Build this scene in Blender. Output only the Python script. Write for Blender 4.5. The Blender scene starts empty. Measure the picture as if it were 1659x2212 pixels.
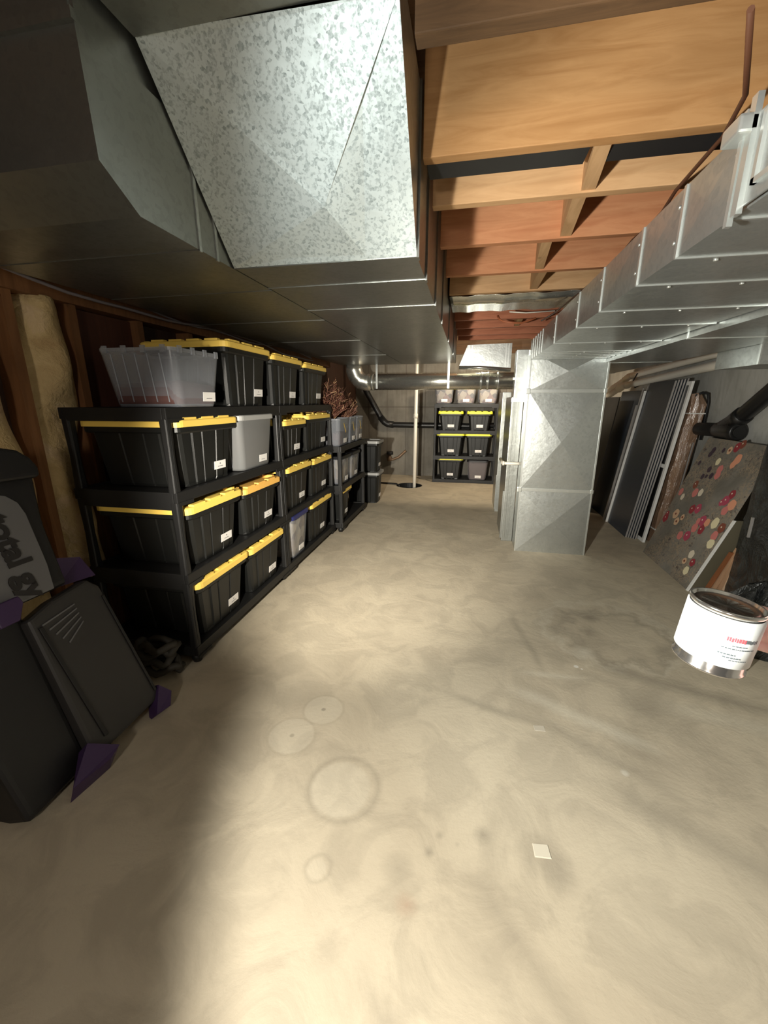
import bpy, bmesh, math, random
from mathutils import Vector, Matrix
R=random.Random(7)
sc=bpy.context.scene; COL=sc.collection
PI=math.pi
# ------------------------------------------------------------------ materials
MATS={}
def mat(name,color=(.5,.5,.5),rough=.5,metal=0,spec=.5,alpha=1,build=None,coat=0,trans=0):
    if name in MATS: return MATS[name]
    m=bpy.data.materials.new(name); m.use_nodes=True; nt=m.node_tree; b=nt.nodes['Principled BSDF']
    b.inputs['Base Color'].default_value=(*color,1); b.inputs['Roughness'].default_value=rough
    b.inputs['Metallic'].default_value=metal; b.inputs['Specular IOR Level'].default_value=spec
    b.inputs['Alpha'].default_value=alpha; b.inputs['Coat Weight'].default_value=coat
    b.inputs['Transmission Weight'].default_value=trans
    if build: build(nt,b)
    MATS[name]=m; return m
def N(nt,t,**k):
    n=nt.nodes.new(t)
    for a,v in k.items():
        if a in n.inputs.keys(): n.inputs[a].default_value=v
        else: setattr(n,a,v)
    return n
def L(nt,a,b): nt.links.new(a,b)
def coords(nt,scale=(1,1,1),kind='Object',rot=(0,0,0)):
    tc=N(nt,'ShaderNodeTexCoord'); mp=N(nt,'ShaderNodeMapping')
    mp.inputs['Scale'].default_value=scale; mp.inputs['Rotation'].default_value=rot
    L(nt,tc.outputs[kind],mp.inputs['Vector']); return mp.outputs['Vector']
def noise(nt,v,s,d=4,r=.55,dist=0):
    n=N(nt,'ShaderNodeTexNoise'); n.inputs['Scale'].default_value=s; n.inputs['Detail'].default_value=d
    n.inputs['Roughness'].default_value=r; n.inputs['Distortion'].default_value=dist; L(nt,v,n.inputs['Vector']); return n.outputs['Fac']
def ramp(nt,f,stops):
    r=N(nt,'ShaderNodeValToRGB'); e=r.color_ramp.elements
    while len(e)<len(stops): e.new(.5)
    for i,(p,c) in enumerate(stops):
        e[i].position=p; e[i].color=(*c,1) if len(c)==3 else c
    L(nt,f,r.inputs['Fac']); return r.outputs['Color']
def mix(nt,f,a,b,mode='MIX'):
    m=N(nt,'ShaderNodeMix',data_type='RGBA',blend_type=mode)
    for s,v in (('Factor',f),('A',a),('B',b)):
        i={'Factor':0,'A':6,'B':7}[s]
        if hasattr(v,'links') : L(nt,v,m.inputs[i])
        elif s=='Factor': m.inputs[i].default_value=v
        else: m.inputs[i].default_value=(*v,1)
    return m.outputs[2]
def math_(nt,op,a,b=0,c=None,clamp=False):
    m=N(nt,'ShaderNodeMath',operation=op); m.use_clamp=clamp
    for i,v in enumerate((a,b,c)):
        if v is None: continue
        if hasattr(v,'links'): L(nt,v,m.inputs[i])
        else: m.inputs[i].default_value=v
    return m.outputs[0]
def bump(nt,b,h,st=.3,dist=.01):
    bp=N(nt,'ShaderNodeBump'); bp.inputs['Strength'].default_value=st; bp.inputs['Distance'].default_value=dist
    L(nt,h,bp.inputs['Height']); L(nt,bp.outputs['Normal'],b.inputs['Normal'])
g=lambda v:(v,v,v)
# galvanised sheet with spangle
def galv(name,lo,hi,scale=70,rl=.28,rh=.5,fleck=.5,metal=.85):
    def f(nt,b):
        v=coords(nt); 
        vo=N(nt,'ShaderNodeTexVoronoi'); vo.inputs['Scale'].default_value=scale; vo.inputs['Randomness'].default_value=1
        w=noise(nt,v,scale*.6,2); L(nt,mix(nt,.012,v,w),vo.inputs['Vector']) if False else L(nt,v,vo.inputs['Vector'])
        n1=noise(nt,v,scale*1.2,3,.6); n2=noise(nt,v,3,5,.6)
        s=N(nt,'ShaderNodeSeparateColor'); L(nt,vo.outputs['Color'],s.inputs[0])
        a=math_(nt,'MULTIPLY_ADD',s.outputs[0],.45,math_(nt,'MULTIPLY',n1,.75))
        c=ramp(nt,a,[(.25,lo),(.62,hi)])
        c2=mix(nt,math_(nt,'MULTIPLY',ramp(nt,n2,[(.35,g(0)),(.7,g(1))]),.35),c,tuple(x*.62 for x in hi))
        L(nt,c2,b.inputs['Base Color'])
        L(nt,math_(nt,'MULTIPLY_ADD',a,rl-rh,rh+.08),b.inputs['Roughness'])
        bump(nt,b,math_(nt,'MULTIPLY_ADD',n2,1,math_(nt,'MULTIPLY',n1,.02)),.35,.012)
    return mat(name,hi,.4,metal,build=f)
GALV=galv('galvanised_sheet',(.44,.465,.455),(.54,.565,.55),60,.20,.32)
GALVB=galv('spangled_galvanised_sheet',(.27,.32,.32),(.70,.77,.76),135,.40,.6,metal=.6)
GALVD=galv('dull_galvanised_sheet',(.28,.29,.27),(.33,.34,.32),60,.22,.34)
GSEAM=mat('bright_seam_metal',(.72,.75,.73),.3,.85)
PIPEM=galv('round_pipe_metal',(.6,.6,.56),(.68,.68,.62),50,.14,.22)
SCREW=mat('screw_metal',(.8,.8,.78),.25,.9)
def f(nt,b):
    v=coords(nt); tc=v
    n1=noise(nt,v,1.3,6,.6,.4); n2=noise(nt,v,5,8,.62,.8); n3=noise(nt,v,60,4,.6); n4=noise(nt,v,.6,3)
    c=ramp(nt,n1,[(.3,(.46,.395,.295)),(.55,(.55,.48,.36)),(.75,(.61,.535,.405))])
    c=mix(nt,math_(nt,'MULTIPLY',ramp(nt,n2,[(.42,g(1)),(.55,g(0))]),.26),c,(.25,.215,.165))
    sx=N(nt,'ShaderNodeSeparateXYZ'); L(nt,v,sx.inputs[0]); X,Y=sx.outputs[0],sx.outputs[1]
    wn=noise(nt,v,9,4,.6)
    def dist(cx,cy,wob=.03):
        dx=math_(nt,'SUBTRACT',X,cx); dy=math_(nt,'SUBTRACT',Y,cy)
        d=math_(nt,'SQRT',math_(nt,'ADD',math_(nt,'MULTIPLY',dx,dx),math_(nt,'MULTIPLY',dy,dy)))
        return math_(nt,'MULTIPLY_ADD',wn,wob,math_(nt,'SUBTRACT',d,wob*.5))
    def disc(cx,cy,r,soft,col,amt,wob=.03):
        nonlocal c
        m=N(nt,'ShaderNodeMapRange'); L(nt,dist(cx,cy,wob),m.inputs[0])
        m.inputs[1].default_value=r; m.inputs[2].default_value=r-soft; m.inputs[3].default_value=0; m.inputs[4].default_value=amt
        c=mix(nt,m.outputs[0],c,col)
    def ringm(cx,cy,r,w,col,amt,wob=.03):
        nonlocal c
        a=math_(nt,'ABSOLUTE',math_(nt,'SUBTRACT',dist(cx,cy,wob),r))
        m=N(nt,'ShaderNodeMapRange'); L(nt,a,m.inputs[0])
        m.inputs[1].default_value=w; m.inputs[2].default_value=0; m.inputs[3].default_value=0; m.inputs[4].default_value=amt
        c=mix(nt,m.outputs[0],c,col)
    lt=(.66,.61,.49); dk=(.27,.235,.18); vd=(.14,.12,.09)
    disc(-.515,1.305,.078,.006,lt,.22,.004); ringm(-.515,1.305,.082,.008,dk,.2,.004); disc(-.515,1.305,.011,.005,dk,.7,.002)
    disc(-.587,1.155,.085,.006,lt,.2,.004); ringm(-.587,1.155,.088,.008,dk,.15,.004); disc(-.585,1.155,.011,.005,dk,.55,.002)
    disc(-.345,.985,.102,.012,lt,.25,.006); ringm(-.335,.99,.112,.018,dk,.4,.01)
    disc(-.335,.745,.03,.01,lt,.15); ringm(-.33,.75,.034,.01,dk,.3)
    disc(-.045,.848,.016,.02,dk,.8); disc(.10,.925,.035,.04,dk,.75); disc(-.02,.90,.014,.02,dk,.6); disc(.03,.885,.012,.02,dk,.7)
    disc(-.12,.79,.05,.05,dk,.45,.05); disc(-.09,.716,.035,.04,(.36,.2,.13),.4,.03); disc(.25,.905,.07,.06,dk,.45,.05); disc(.30,.86,.06,.05,dk,.4,.05)
    ringm(.83,2.13,.26,.05,dk,.45,.35); ringm(.80,2.16,.33,.035,lt,.4,.3); disc(.70,2.12,.07,.1,vd,.5,.2); disc(.74,2.30,.07,.08,vd,.55,.1); disc(.62,1.93,.06,.06,lt,.7,.08)
    disc(.67,1.39,.13,.16,vd,.5,.22); disc(.78,1.55,.18,.16,dk,.5,.2)
    disc(.554,1.805,.012,.006,(.8,.77,.7),.9,.01); disc(.575,1.79,.006,.004,(.8,.77,.7),.9,.01); disc(.573,1.228,.016,.01,(.75,.72,.62),.6,.01)
    disc(-.82,5.91,.34,.10,(.55,.5,.4),.5,.05)
    # trowel ridge streaks
    def band(x0,y0,x1,y1,w,col,amt,wob=.12):
        nonlocal c
        dx,dy=x1-x0,y1-y0; ln=math.hypot(dx,dy); nx,ny=-dy/ln,dx/ln
        s=math_(nt,'ADD',math_(nt,'MULTIPLY',math_(nt,'SUBTRACT',X,x0),nx),math_(nt,'MULTIPLY',math_(nt,'SUBTRACT',Y,y0),ny))
        s=math_(nt,'ABSOLUTE',math_(nt,'MULTIPLY_ADD',n1,wob,math_(nt,'SUBTRACT',s,wob*.5)))
        t=math_(nt,'ADD',math_(nt,'MULTIPLY',math_(nt,'SUBTRACT',X,x0),dx/ln),math_(nt,'MULTIPLY',math_(nt,'SUBTRACT',Y,y0),dy/ln))
        t=math_(nt,'ABSOLUTE',math_(nt,'SUBTRACT',t,ln/2))
        m=N(nt,'ShaderNodeMapRange'); L(nt,s,m.inputs[0]); m.inputs[1].default_value=w; m.inputs[2].default_value=0; m.inputs[3].default_value=0; m.inputs[4].default_value=amt
        m2=N(nt,'ShaderNodeMapRange'); L(nt,t,m2.inputs[0]); m2.inputs[1].default_value=ln/2; m2.inputs[2].default_value=ln/2-.12
        c=mix(nt,math_(nt,'MULTIPLY',m.outputs[0],m2.outputs[0]),c,col)
    band(-.08,1.52,.35,1.38,.035,dk,.5); band(.2,1.6,.75,1.32,.05,lt,.5); band(.3,1.44,.75,1.12,.06,dk,.5); band(.62,1.85,1.6,1.55,.07,dk,.65)
    band(.45,1.2,1.1,.78,.07,dk,.5); band(.8,1.62,1.6,1.45,.07,lt,.35); band(.3,2.3,.4,1.7,.03,dk,.45); band(.25,1.7,.62,1.72,.03,lt,.5)
    band(.05,.85,.45,.35,.05,dk,.35); band(-.7,4.6,.2,3.2,.12,dk,.3); band(-.2,.62,.02,.35,.04,dk,.4); band(.9,1.95,1.3,2.25,.05,dk,.5)
    L(nt,c,b.inputs['Base Color'])
    h=math_(nt,'ADD',math_(nt,'MULTIPLY',n3,.12),math_(nt,'MULTIPLY_ADD',n2,.5,math_(nt,'MULTIPLY',n1,.8)))
    bump(nt,b,h,.35,.02)
FLOOR=mat('trowelled_concrete',(.45,.4,.3),.62,spec=.35,build=f)
def f(nt,b):
    v=coords(nt); n1=noise(nt,v,2.2,6,.6,.3); n2=noise(nt,coords(nt,(6,6,.6)),2.5,5,.6)
    c=ramp(nt,n1,[(.3,(.13,.12,.10)),(.6,(.22,.205,.175)),(.8,(.27,.255,.22))])
    c=mix(nt,math_(nt,'MULTIPLY',ramp(nt,n2,[(.45,g(0)),(.7,g(1))]),.45),c,(.11,.095,.075))
    sx=N(nt,'ShaderNodeSeparateXYZ'); L(nt,v,sx.inputs[0])
    u=math_(nt,'ADD',sx.outputs[0],sx.outputs[1])
    fr=math_(nt,'ABSOLUTE',math_(nt,'SUBTRACT',math_(nt,'FRACT',math_(nt,'MULTIPLY',u,3.2)),.5))
    c=mix(nt,math_(nt,'MULTIPLY',math_(nt,'LESS_THAN',fr,.018),.6),c,(.10,.085,.07))
    fz=math_(nt,'ABSOLUTE',math_(nt,'SUBTRACT',sx.outputs[2],1.12))
    c=mix(nt,math_(nt,'MULTIPLY',math_(nt,'LESS_THAN',fz,.012),.5),c,(.10,.085,.07))
    L(nt,c,b.inputs['Base Color']); bump(nt,b,n1,.4,.02)
WALLC=mat('formed_concrete_wall',(.3,.28,.24),.85,spec=.2,build=f)
def f(nt,b):
    v=coords(nt); n1=noise(nt,v,1.8,6,.6,.5); n2=noise(nt,coords(nt,(4,4,1)),3,5,.6,.4)
    c=ramp(nt,n1,[(.3,(.30,.29,.26)),(.55,(.46,.455,.42)),(.8,(.56,.555,.52))])
    c=mix(nt,math_(nt,'MULTIPLY',ramp(nt,n2,[(.5,g(0)),(.7,g(1))]),.4),c,(.20,.18,.15)); L(nt,c,b.inputs['Base Color']); bump(nt,b,n1,.4,.02)
WALLR=mat('bare_concrete_wall',(.4,.4,.37),.85,spec=.2,build=f)
def wood(name,a,b_,ax='X',sc_=1,rough=.6,knots=True):
    def f(nt,b):
        st={'X':(1,9,9),'Y':(9,1,9),'Z':(9,9,1)}[ax]
        v=coords(nt,st); n=noise(nt,v,3*sc_,6,.6,1.2); n2=noise(nt,coords(nt),1.7,3); 
        c=ramp(nt,n,[(.3,a),(.62,b_)])
        c=mix(nt,math_(nt,'MULTIPLY',ramp(nt,n2,[(.4,g(0)),(.65,g(1))]),.4),c,tuple(x*.75 for x in a))
        if knots:
            vo=N(nt,'ShaderNodeTexVoronoi'); vo.inputs['Scale'].default_value=2.6
            L(nt,coords(nt,{'X':(1,1.6,1.6),'Y':(1.6,1,1.6),'Z':(1.6,1.6,1)}[ax]),vo.inputs['Vector'])
            k=ramp(nt,vo.outputs['Distance'],[(.03,g(1)),(.07,g(0))]); c=mix(nt,math_(nt,'MULTIPLY',k,.7),c,tuple(x*.4 for x in a))
        L(nt,c,b.inputs['Base Color']); bump(nt,b,n,.15,.004)
    return mat(name,a,rough,spec=.3,build=f)
W1=wood('golden_fir',(.38,.19,.07),(.50,.275,.115)); W2=wood('pale_fir',(.56,.32,.15),(.70,.43,.22)); W3=wood('reddish_fir',(.52,.21,.095),(.66,.31,.15))
W4=wood('deep_red_fir',(.42,.14,.07),(.55,.21,.11)); WB=wood('blocking_fir',(.56,.33,.16),(.70,.44,.23),'Y')
WDECK=wood('dark_subfloor_sheathing',(.10,.055,.03),(.17,.10,.055),'X'); WSTUD=wood('brown_stud_wood',(.16,.07,.028),(.24,.11,.045),'Z')
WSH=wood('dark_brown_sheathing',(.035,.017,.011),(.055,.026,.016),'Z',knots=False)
STK=[wood('stick_%s'%n,c,tuple(x*1.3 for x in c),'Z',knots=False) for n,c in (('dark',(.22,.08,.03)),('brown',(.40,.24,.14)),('tan',(.60,.42,.28)),('cream',(.85,.70,.52)))]
def plast(name,c,r=.42,spec=.5):
    def f(nt,b):
        n=noise(nt,coords(nt),260,2); bump(nt,b,n,.12,.002)
        n2=noise(nt,coords(nt),4,3); L(nt,math_(nt,'MULTIPLY_ADD',n2,.2,r-.1),b.inputs['Roughness'])
    return mat(name,c,r,spec=spec,build=f)
BLK=plast('black_tote_plastic',(.0085,.009,.0085),.42,.4); SHB=plast('black_shelf_plastic',(.009,.009,.009),.5,.4)
YEL=plast('yellow_lid_plastic',(.92,.64,.13),.45); ORG=plast('orange_lid_plastic',(.92,.52,.12),.45); YGR=plast('lime_yellow_lid_plastic',(.88,.85,.05),.45)
GRYL=plast('grey_lid_plastic',(.36,.36,.35),.4); BLUL=plast('navy_lid_plastic',(.02,.025,.12),.35); DKL=plast('dark_lid_plastic',(.012,.012,.014),.3)
CLR=mat('clear_bin_plastic',(.30,.32,.36),.2,alpha=.34,spec=.9)
CLF=mat('frosted_bin_plastic',(.22,.225,.225),.35,alpha=.6,spec=.6)
SMK=mat('smoky_bin_plastic',(.20,.18,.19),.25,alpha=.7,spec=.6)
LBL=mat('white_sticker',(.82,.80,.78),.5); INK=mat('label_print',(.08,.08,.1),.6)
PVC=mat('white_pvc',(.88,.83,.72),.35); ABS=plast('black_drain_plastic',(.012,.012,.012),.38)
PURP=plast('purple_plastic',(.05,.024,.085),.4); GYM=plast('charcoal_gym_plastic',(.032,.030,.029),.5); GYMB=plast('black_gym_plastic',(.009,.0085,.009),.5)
PLATE=plast('grey_nameplate',(.15,.15,.155),.4); LET=mat('dark_lettering',(.02,.018,.018),.5)
NAVY=mat('dark_slate_laminate',(.028,.040,.058),.38); SIL=mat('silver_edge',(.42,.40,.38),.35,.4); WHT=mat('white_paint',(.80,.79,.76),.4)
RUB=mat('dark_rubber',(.01,.01,.011),.6); CORD=mat('brown_cable_sheath',(.10,.04,.02),.5); GCAB=mat('grey_cable_sheath',(.22,.19,.20),.5)
TANK=mat('red_oxide_wire',(.5,.16,.07),.5)
def f(nt,b):
    v=coords(nt); n=noise(nt,v,7,5,.6,.6); n2=noise(nt,v,22,4,.6,1)
    c=ramp(nt,n,[(.3,(.46,.31,.14)),(.55,(.62,.46,.23)),(.75,(.70,.52,.33))]); L(nt,c,b.inputs['Base Color'])
    bump(nt,b,math_(nt,'MULTIPLY_ADD',n2,.5,n),.8,.03)
INS=mat('kraft_faced_insulation',(.5,.36,.18),.75,build=f)
def f(nt,b):
    v=coords(nt,(1,1,.25)); n=noise(nt,v,14,5,.7,1.5)
    L(nt,ramp(nt,n,[(.35,(.20,.12,.075)),(.6,(.32,.20,.13)),(.74,(.8,.72,.62))]),b.inputs['Base Color'])
    bump(nt,b,n,.7,.02)
CARD=mat('cardboard_under_plastic_wrap',(.3,.19,.12),.2,spec=.9,coat=.6,build=f)
def f(nt,b):
    v=coords(nt); n=noise(nt,v,2.6,4,.6,.5); n2=noise(nt,v,34,6,.75,2.2)
    c=ramp(nt,n,[(.35,(.13,.12,.10)),(.7,(.24,.225,.195))])
    gr=math_(nt,'MULTIPLY',ramp(nt,n2,[(.47,g(0)),(.56,g(1))]),ramp(nt,noise(nt,v,3.3,2,.5),[(.44,g(0)),(.57,g(1))]))
    c=mix(nt,math_(nt,'MULTIPLY',gr,.75),c,(.36,.27,.18))
    dk=math_(nt,'MULTIPLY',ramp(nt,noise(nt,v,26,5,.7,1.5),[(.56,g(0)),(.64,g(1))]),ramp(nt,noise(nt,v,3.3,2,.5),[(.38,g(0)),(.55,g(1))]))
    c=mix(nt,math_(nt,'MULTIPLY',dk,.8),c,(.04,.025,.03)); L(nt,c,b.inputs['Base Color'])
CANV=mat('painted_canvas_ground',(.2,.18,.15),.6,build=f)
def f(nt,b):
    v=coords(nt); n=noise(nt,v,5,4,.6,1.2); n2=noise(nt,v,18,3)
    L(nt,ramp(nt,n,[(.4,(.010,.011,.011)),(.7,(.045,.048,.045))]),b.inputs['Base Color']); bump(nt,b,math_(nt,'MULTIPLY_ADD',n2,.25,n),.9,.05)
BAG=mat('glossy_black_bag_fabric',(.02,.02,.02),.33,spec=.6,build=f)
def f(nt,b):
    v=coords(nt); n=noise(nt,v,40,3); L(nt,ramp(nt,n,[(.4,(.72,.40,.37)),(.6,(.80,.50,.46))]),b.inputs['Base Color']); bump(nt,b,n,.2,.001)
SKIN=mat('skin',(.66,.34,.28),.5,build=f); MATS['skin'].node_tree.nodes['Principled BSDF'].inputs['Subsurface Weight'].default_value=.08
SLEEVE=mat('dark_green_knit',(.012,.03,.024),.85); NAIL=mat('fingernail',(.74,.46,.42),.3)
CANW=mat('white_can_wrap',(.66,.68,.68),.6); CANM=mat('can_tin',(.55,.53,.5),.16,.95); CANP=mat('pink_print',(.50,.09,.11),.6); CANG=mat('grey_print',(.10,.12,.13),.6)
CANI=mat('brown_can_lid',(.09,.05,.03),.3,.5)
TWIG=mat('dry_red_brown_stems',(.13,.045,.028),.6); TWR=mat('dry_russet_stems',(.22,.11,.07),.6); TWL=mat('dry_tan_seed_heads',(.45,.28,.15),.7)
def jum(name,cols):
    def f(nt,b):
        vo=N(nt,'ShaderNodeTexVoronoi'); vo.inputs['Scale'].default_value=16; L(nt,coords(nt),vo.inputs['Vector'])
        s=N(nt,'ShaderNodeSeparateColor'); L(nt,vo.outputs['Color'],s.inputs[0])
        r=N(nt,'ShaderNodeValToRGB'); r.color_ramp.interpolation='CONSTANT'; e=r.color_ramp.elements
        while len(e)<len(cols): e.new(.5)
        for i,c in enumerate(cols): e[i].position=i/len(cols); e[i].color=(*c,1)
        L(nt,s.outputs[0],r.inputs['Fac']); L(nt,r.outputs['Color'],b.inputs['Base Color'])
        bump(nt,b,vo.outputs['Distance'],.6,.02)
    return mat(name,cols[0],.7,build=f)
JUMA=jum('jumbled_cream_and_pink_goods',[(.62,.48,.32),(.30,.16,.14),(.70,.60,.48),(.50,.28,.24),(.12,.09,.08),(.75,.66,.5)])
JUMB=jum('jumbled_tan_paper_goods',[(.45,.34,.22),(.60,.50,.34),(.28,.2,.13),(.66,.58,.42)])
JUMC=jum('muted_red_and_grey_fabric',[(.16,.10,.10),(.22,.12,.11),(.10,.09,.10),(.18,.15,.15)])
# ------------------------------------------------------------------ mesh helpers
class MB:
    def __init__(s): s.bm=bmesh.new(); s.mats=[]
    def mi(s,m):
        if m is None: return 0
        if m not in s.mats: s.mats.append(m)
        return s.mats.index(m)
    def box(s,x0,x1,y0,y1,z0,z1,m=None,M=None,bev=0):
        b=bmesh.new(); bmesh.ops.create_cube(b,size=1)
        for v in b.verts: v.co=Vector(((x0+x1)/2+v.co.x*(x1-x0),(y0+y1)/2+v.co.y*(y1-y0),(z0+z1)/2+v.co.z*(z1-z0)))
        if bev: bmesh.ops.bevel(b,geom=b.edges[:],offset=bev,segments=2,profile=.7,affect='EDGES')
        s.add(b,m,M); return s
    def add(s,b,m=None,M=None):
        if M is not None: bmesh.ops.transform(b,matrix=M,verts=b.verts)
        k=s.mi(m); mp={}
        for v in b.verts: mp[v]=s.bm.verts.new(v.co)
        for f in b.faces:
            try: nf=s.bm.faces.new([mp[v] for v in f.verts]); nf.material_index=k; nf.smooth=f.smooth
            except ValueError: pass
        b.free()
    def faces(s,vs,fs,m=None,smooth=False):
        k=s.mi(m); V=[s.bm.verts.new(v) for v in vs]
        for f in fs:
            nf=s.bm.faces.new([V[i] for i in f]); nf.material_index=k; nf.smooth=smooth
        return s
    def hexa(s,p,m=None):  # 8 points: bottom 4 ccw, top 4 ccw
        return s.faces(p,[(3,2,1,0),(4,5,6,7),(0,1,5,4),(1,2,6,5),(2,3,7,6),(3,0,4,7)],m)
    def loft(s,rings,m=None,cap0=True,cap1=True,smooth=False,closed=True):
        k=s.mi(m); RV=[[s.bm.verts.new(p) for p in r] for r in rings]; n=len(rings[0])
        for a,b in zip(RV,RV[1:]):
            for i in range(n if closed else n-1):
                j=(i+1)%n; f=s.bm.faces.new((a[i],a[j],b[j],b[i])); f.material_index=k; f.smooth=smooth
        if cap0: f=s.bm.faces.new(RV[0][::-1]); f.material_index=k
        if cap1: f=s.bm.faces.new(RV[-1]); f.material_index=k
        return s
    def tube(s,pts,r,m=None,n=12,cap=True,smooth=True):
        P=[Vector(p) for p in pts]; rr=r if isinstance(r,(list,tuple)) else [r]*len(P); rings=[]; up=None
        for i,p in enumerate(P):
            t=(P[min(i+1,len(P)-1)]-P[max(i-1,0)]).normalized()
            if up is None: up=t.cross(Vector((0,0,1))) if abs(t.z)<.9 else t.cross(Vector((0,1,0)))
            up=(up-t*up.dot(t)).normalized(); v=t.cross(up)
            rings.append([p+(up*math.cos(2*PI*k/n)+v*math.sin(2*PI*k/n))*rr[i] for k in range(n)])
        return s.loft(rings,m,cap,cap,smooth)
    def lathe(s,prof,m=None,n=32,c=(0,0,0),M=None,smooth=True):
        rings=[[Vector((c[0]+r*math.cos(2*PI*k/n),c[1]+r*math.sin(2*PI*k/n),c[2]+z)) for k in range(n)] for r,z in prof]
        if M is not None: rings=[[M@p for p in r] for r in rings]
        return s.loft(rings,m,True,True,smooth)
    def obj(s,name,m=None,parent=None,loc=None):
        me=bpy.data.meshes.new(name)
        bmesh.ops.recalc_face_normals(s.bm,faces=s.bm.faces)
        s.bm.to_mesh(me); s.bm.free()
        if m is not None and not s.mats: me.materials.append(m)
        for q in s.mats: me.materials.append(q if q else m)
        o=bpy.data.objects.new(name,me); COL.objects.link(o)
        if parent: o.parent=parent
        if loc: o.location=loc
        return o
def tag(o,label,cat,group=None,kind=None):
    o['label']=label; o['category']=cat
    if group: o['group']=group
    if kind: o['kind']=kind
    return o
def thing(name,label,cat,loc=(0,0,0),rz=0,group=None):
    o=bpy.data.objects.new(name,None); COL.objects.link(o); o.location=loc; o.rotation_euler=(0,0,rz)
    o.empty_display_size=.1; return tag(o,label,cat,group)
def struct(mb,name,m): o=mb.obj(name,m); o['kind']='structure'; return o
def rrect(hx,hy,r,z,n=4,cx=0,cy=0):
    out=[]
    for sx,sy,a0 in ((1,1,0),(-1,1,90),(-1,-1,180),(1,-1,270)):
        for k in range(n+1):
            a=math.radians(a0+90*k/n); out.append(Vector((cx+sx*(hx-r)+r*math.cos(a),cy+sy*(hy-r)+r*math.sin(a),z)))
    return out
def copy_tree(o,parent=None):
    c=o.copy(); COL.objects.link(c)
    if parent: c.parent=parent
    for ch in [x for x in list(COL.objects) if x.parent==o]: copy_tree(ch,c)
    return c
# ------------------------------------------------------------------ room shell
XL,XR,YB,YF,ZD=-1.86,1.90,6.80,-1.8,2.18
mb=MB()   # floor with round sump opening
cx,cy,rr,q=-.82,5.91,.18,.24
xs=[XL-.1,cx-q,cx+q,XR+.1]; ys=[YF,cy-q,cy+q,YB+.1]
for i in range(3):
    for j in range(3):
        if i==1 and j==1: continue
        mb.faces([(xs[i],ys[j],0),(xs[i+1],ys[j],0),(xs[i+1],ys[j+1],0),(xs[i],ys[j+1],0)],[(0,1,2,3)])
n=40; circ=[];sq=[]
for k in range(n):
    a=2*PI*k/n; c_,s_=math.cos(a),math.sin(a); circ.append(Vector((cx+rr*c_,cy+rr*s_,0))); t=q/max(abs(c_),abs(s_)); sq.append(Vector((cx+t*c_,cy+t*s_,0)))
mb.loft([sq,circ],cap0=False,cap1=False)
struct(mb,'floor',FLOOR)
mb=MB().loft([[p*1 for p in circ],[p+Vector((0,0,-.5)) for p in circ]],cap0=False,cap1=True); mb.loft([circ,[Vector((cx,cy,0))+(p-Vector((cx,cy,0)))*1.06+Vector((0,0,.004)) for p in circ]],cap0=False,cap1=False)
tag(mb.obj('sump_basin',ABS),'shade-blackened round basin sunk in the floor around the white upright pipe','basin')  # the pit's inner shade is put into its black colour
struct(MB().box(XL-.1,XR+.1,YF,YB+.1,ZD,ZD+.03),'ceiling',WDECK)
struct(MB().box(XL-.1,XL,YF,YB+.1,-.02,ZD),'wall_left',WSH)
struct(MB().box(XR,XR+.12,YF,YB+.1,-.02,ZD),'wall_right',WALLR)
struct(MB().box(XL,XR,YB,YB+.12,-.02,ZD),'wall_back',WALLC)
struct(MB().box(XL,XR,-1.8,-1.7,0,ZD),'wall_front',WSH)
# left wall studs, top plate, insulation
for i,(y,l) in enumerate(((1.40,'brown wall stud between the two insulation batts'),(1.68,'brown wall stud just past the wide insulation batt'),(2.08,'brown wall stud in the dark behind the clear bin'),(2.5,'brown wall stud behind the yellow lidded totes'),(2.92,'brown wall stud behind the second shelving unit'))):
    if i==0: mb=MB().hexa([(-1.86,1.385,0),(-1.77,1.385,0),(-1.77,1.425,0),(-1.86,1.425,0),(-1.86,1.385,1.62),(-1.77,1.385,1.62),(-1.77,1.425,1.62),(-1.86,1.425,1.62)])
    else: mb=MB().box(-1.86,-1.77,y-.02,y+.02,0,1.62)
    tag(mb.obj('wall_stud',WSTUD),l,'stud','wall studs')
tag(MB().box(-1.86,-1.75,.2,5.2,1.62,1.70).obj('top_plate',WSTUD),'brown wooden top plate running along the wall above the studs','top plate')
def batt(y0,y1,z0,z1,bulge,label,seed):
    r=random.Random(seed); mb=MB(); NY,NZ=10,36; rings=[]
    ph=[r.uniform(0,6.28) for _ in range(8)]
    for i in range(NZ+1):
        t=i/NZ; z=z0+(z1-z0)*t; w0=.02*math.sin(7*t+ph[0])+.012*math.sin(17*t+ph[1]); w1=.02*math.sin(6*t+ph[2])+.014*math.sin(15*t+ph[3])
        sh=-.05*math.sin(PI*t)*0
        a,b=y0+w0+sh,y1+w1+sh; ring=[]
        for j in range(NY+1):
            u=j/NY; x=-1.855+bulge*(math.sin(PI*u)**.5)*(1+.25*math.sin(9*t+4*u+ph[4])+.12*math.sin(23*t-7*u+ph[5]))
            ring.append(Vector((x,a+(b-a)*u,z+.01*math.sin(5*u))))
        ring.append(Vector((-1.857,b,z))); ring.append(Vector((-1.857,a,z))); rings.append(ring)
    mb.loft(rings,None,True,True,True)
    return tag(mb.obj('insulation_batt',INS),label,'insulation','insulation batts')
batt(1.43,1.655,.36,1.615,.09,'bulging tan insulation batt nearest the shelving, beside the brown stud',3)
batt(1.06,1.375,.02,1.50,.09,'tan insulation batt behind the rounded top of the exercise machine',5)
batt(.70,1.04,.02,1.60,.08,'tan insulation batt in the wall bay closest to the doorway',8)
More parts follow.
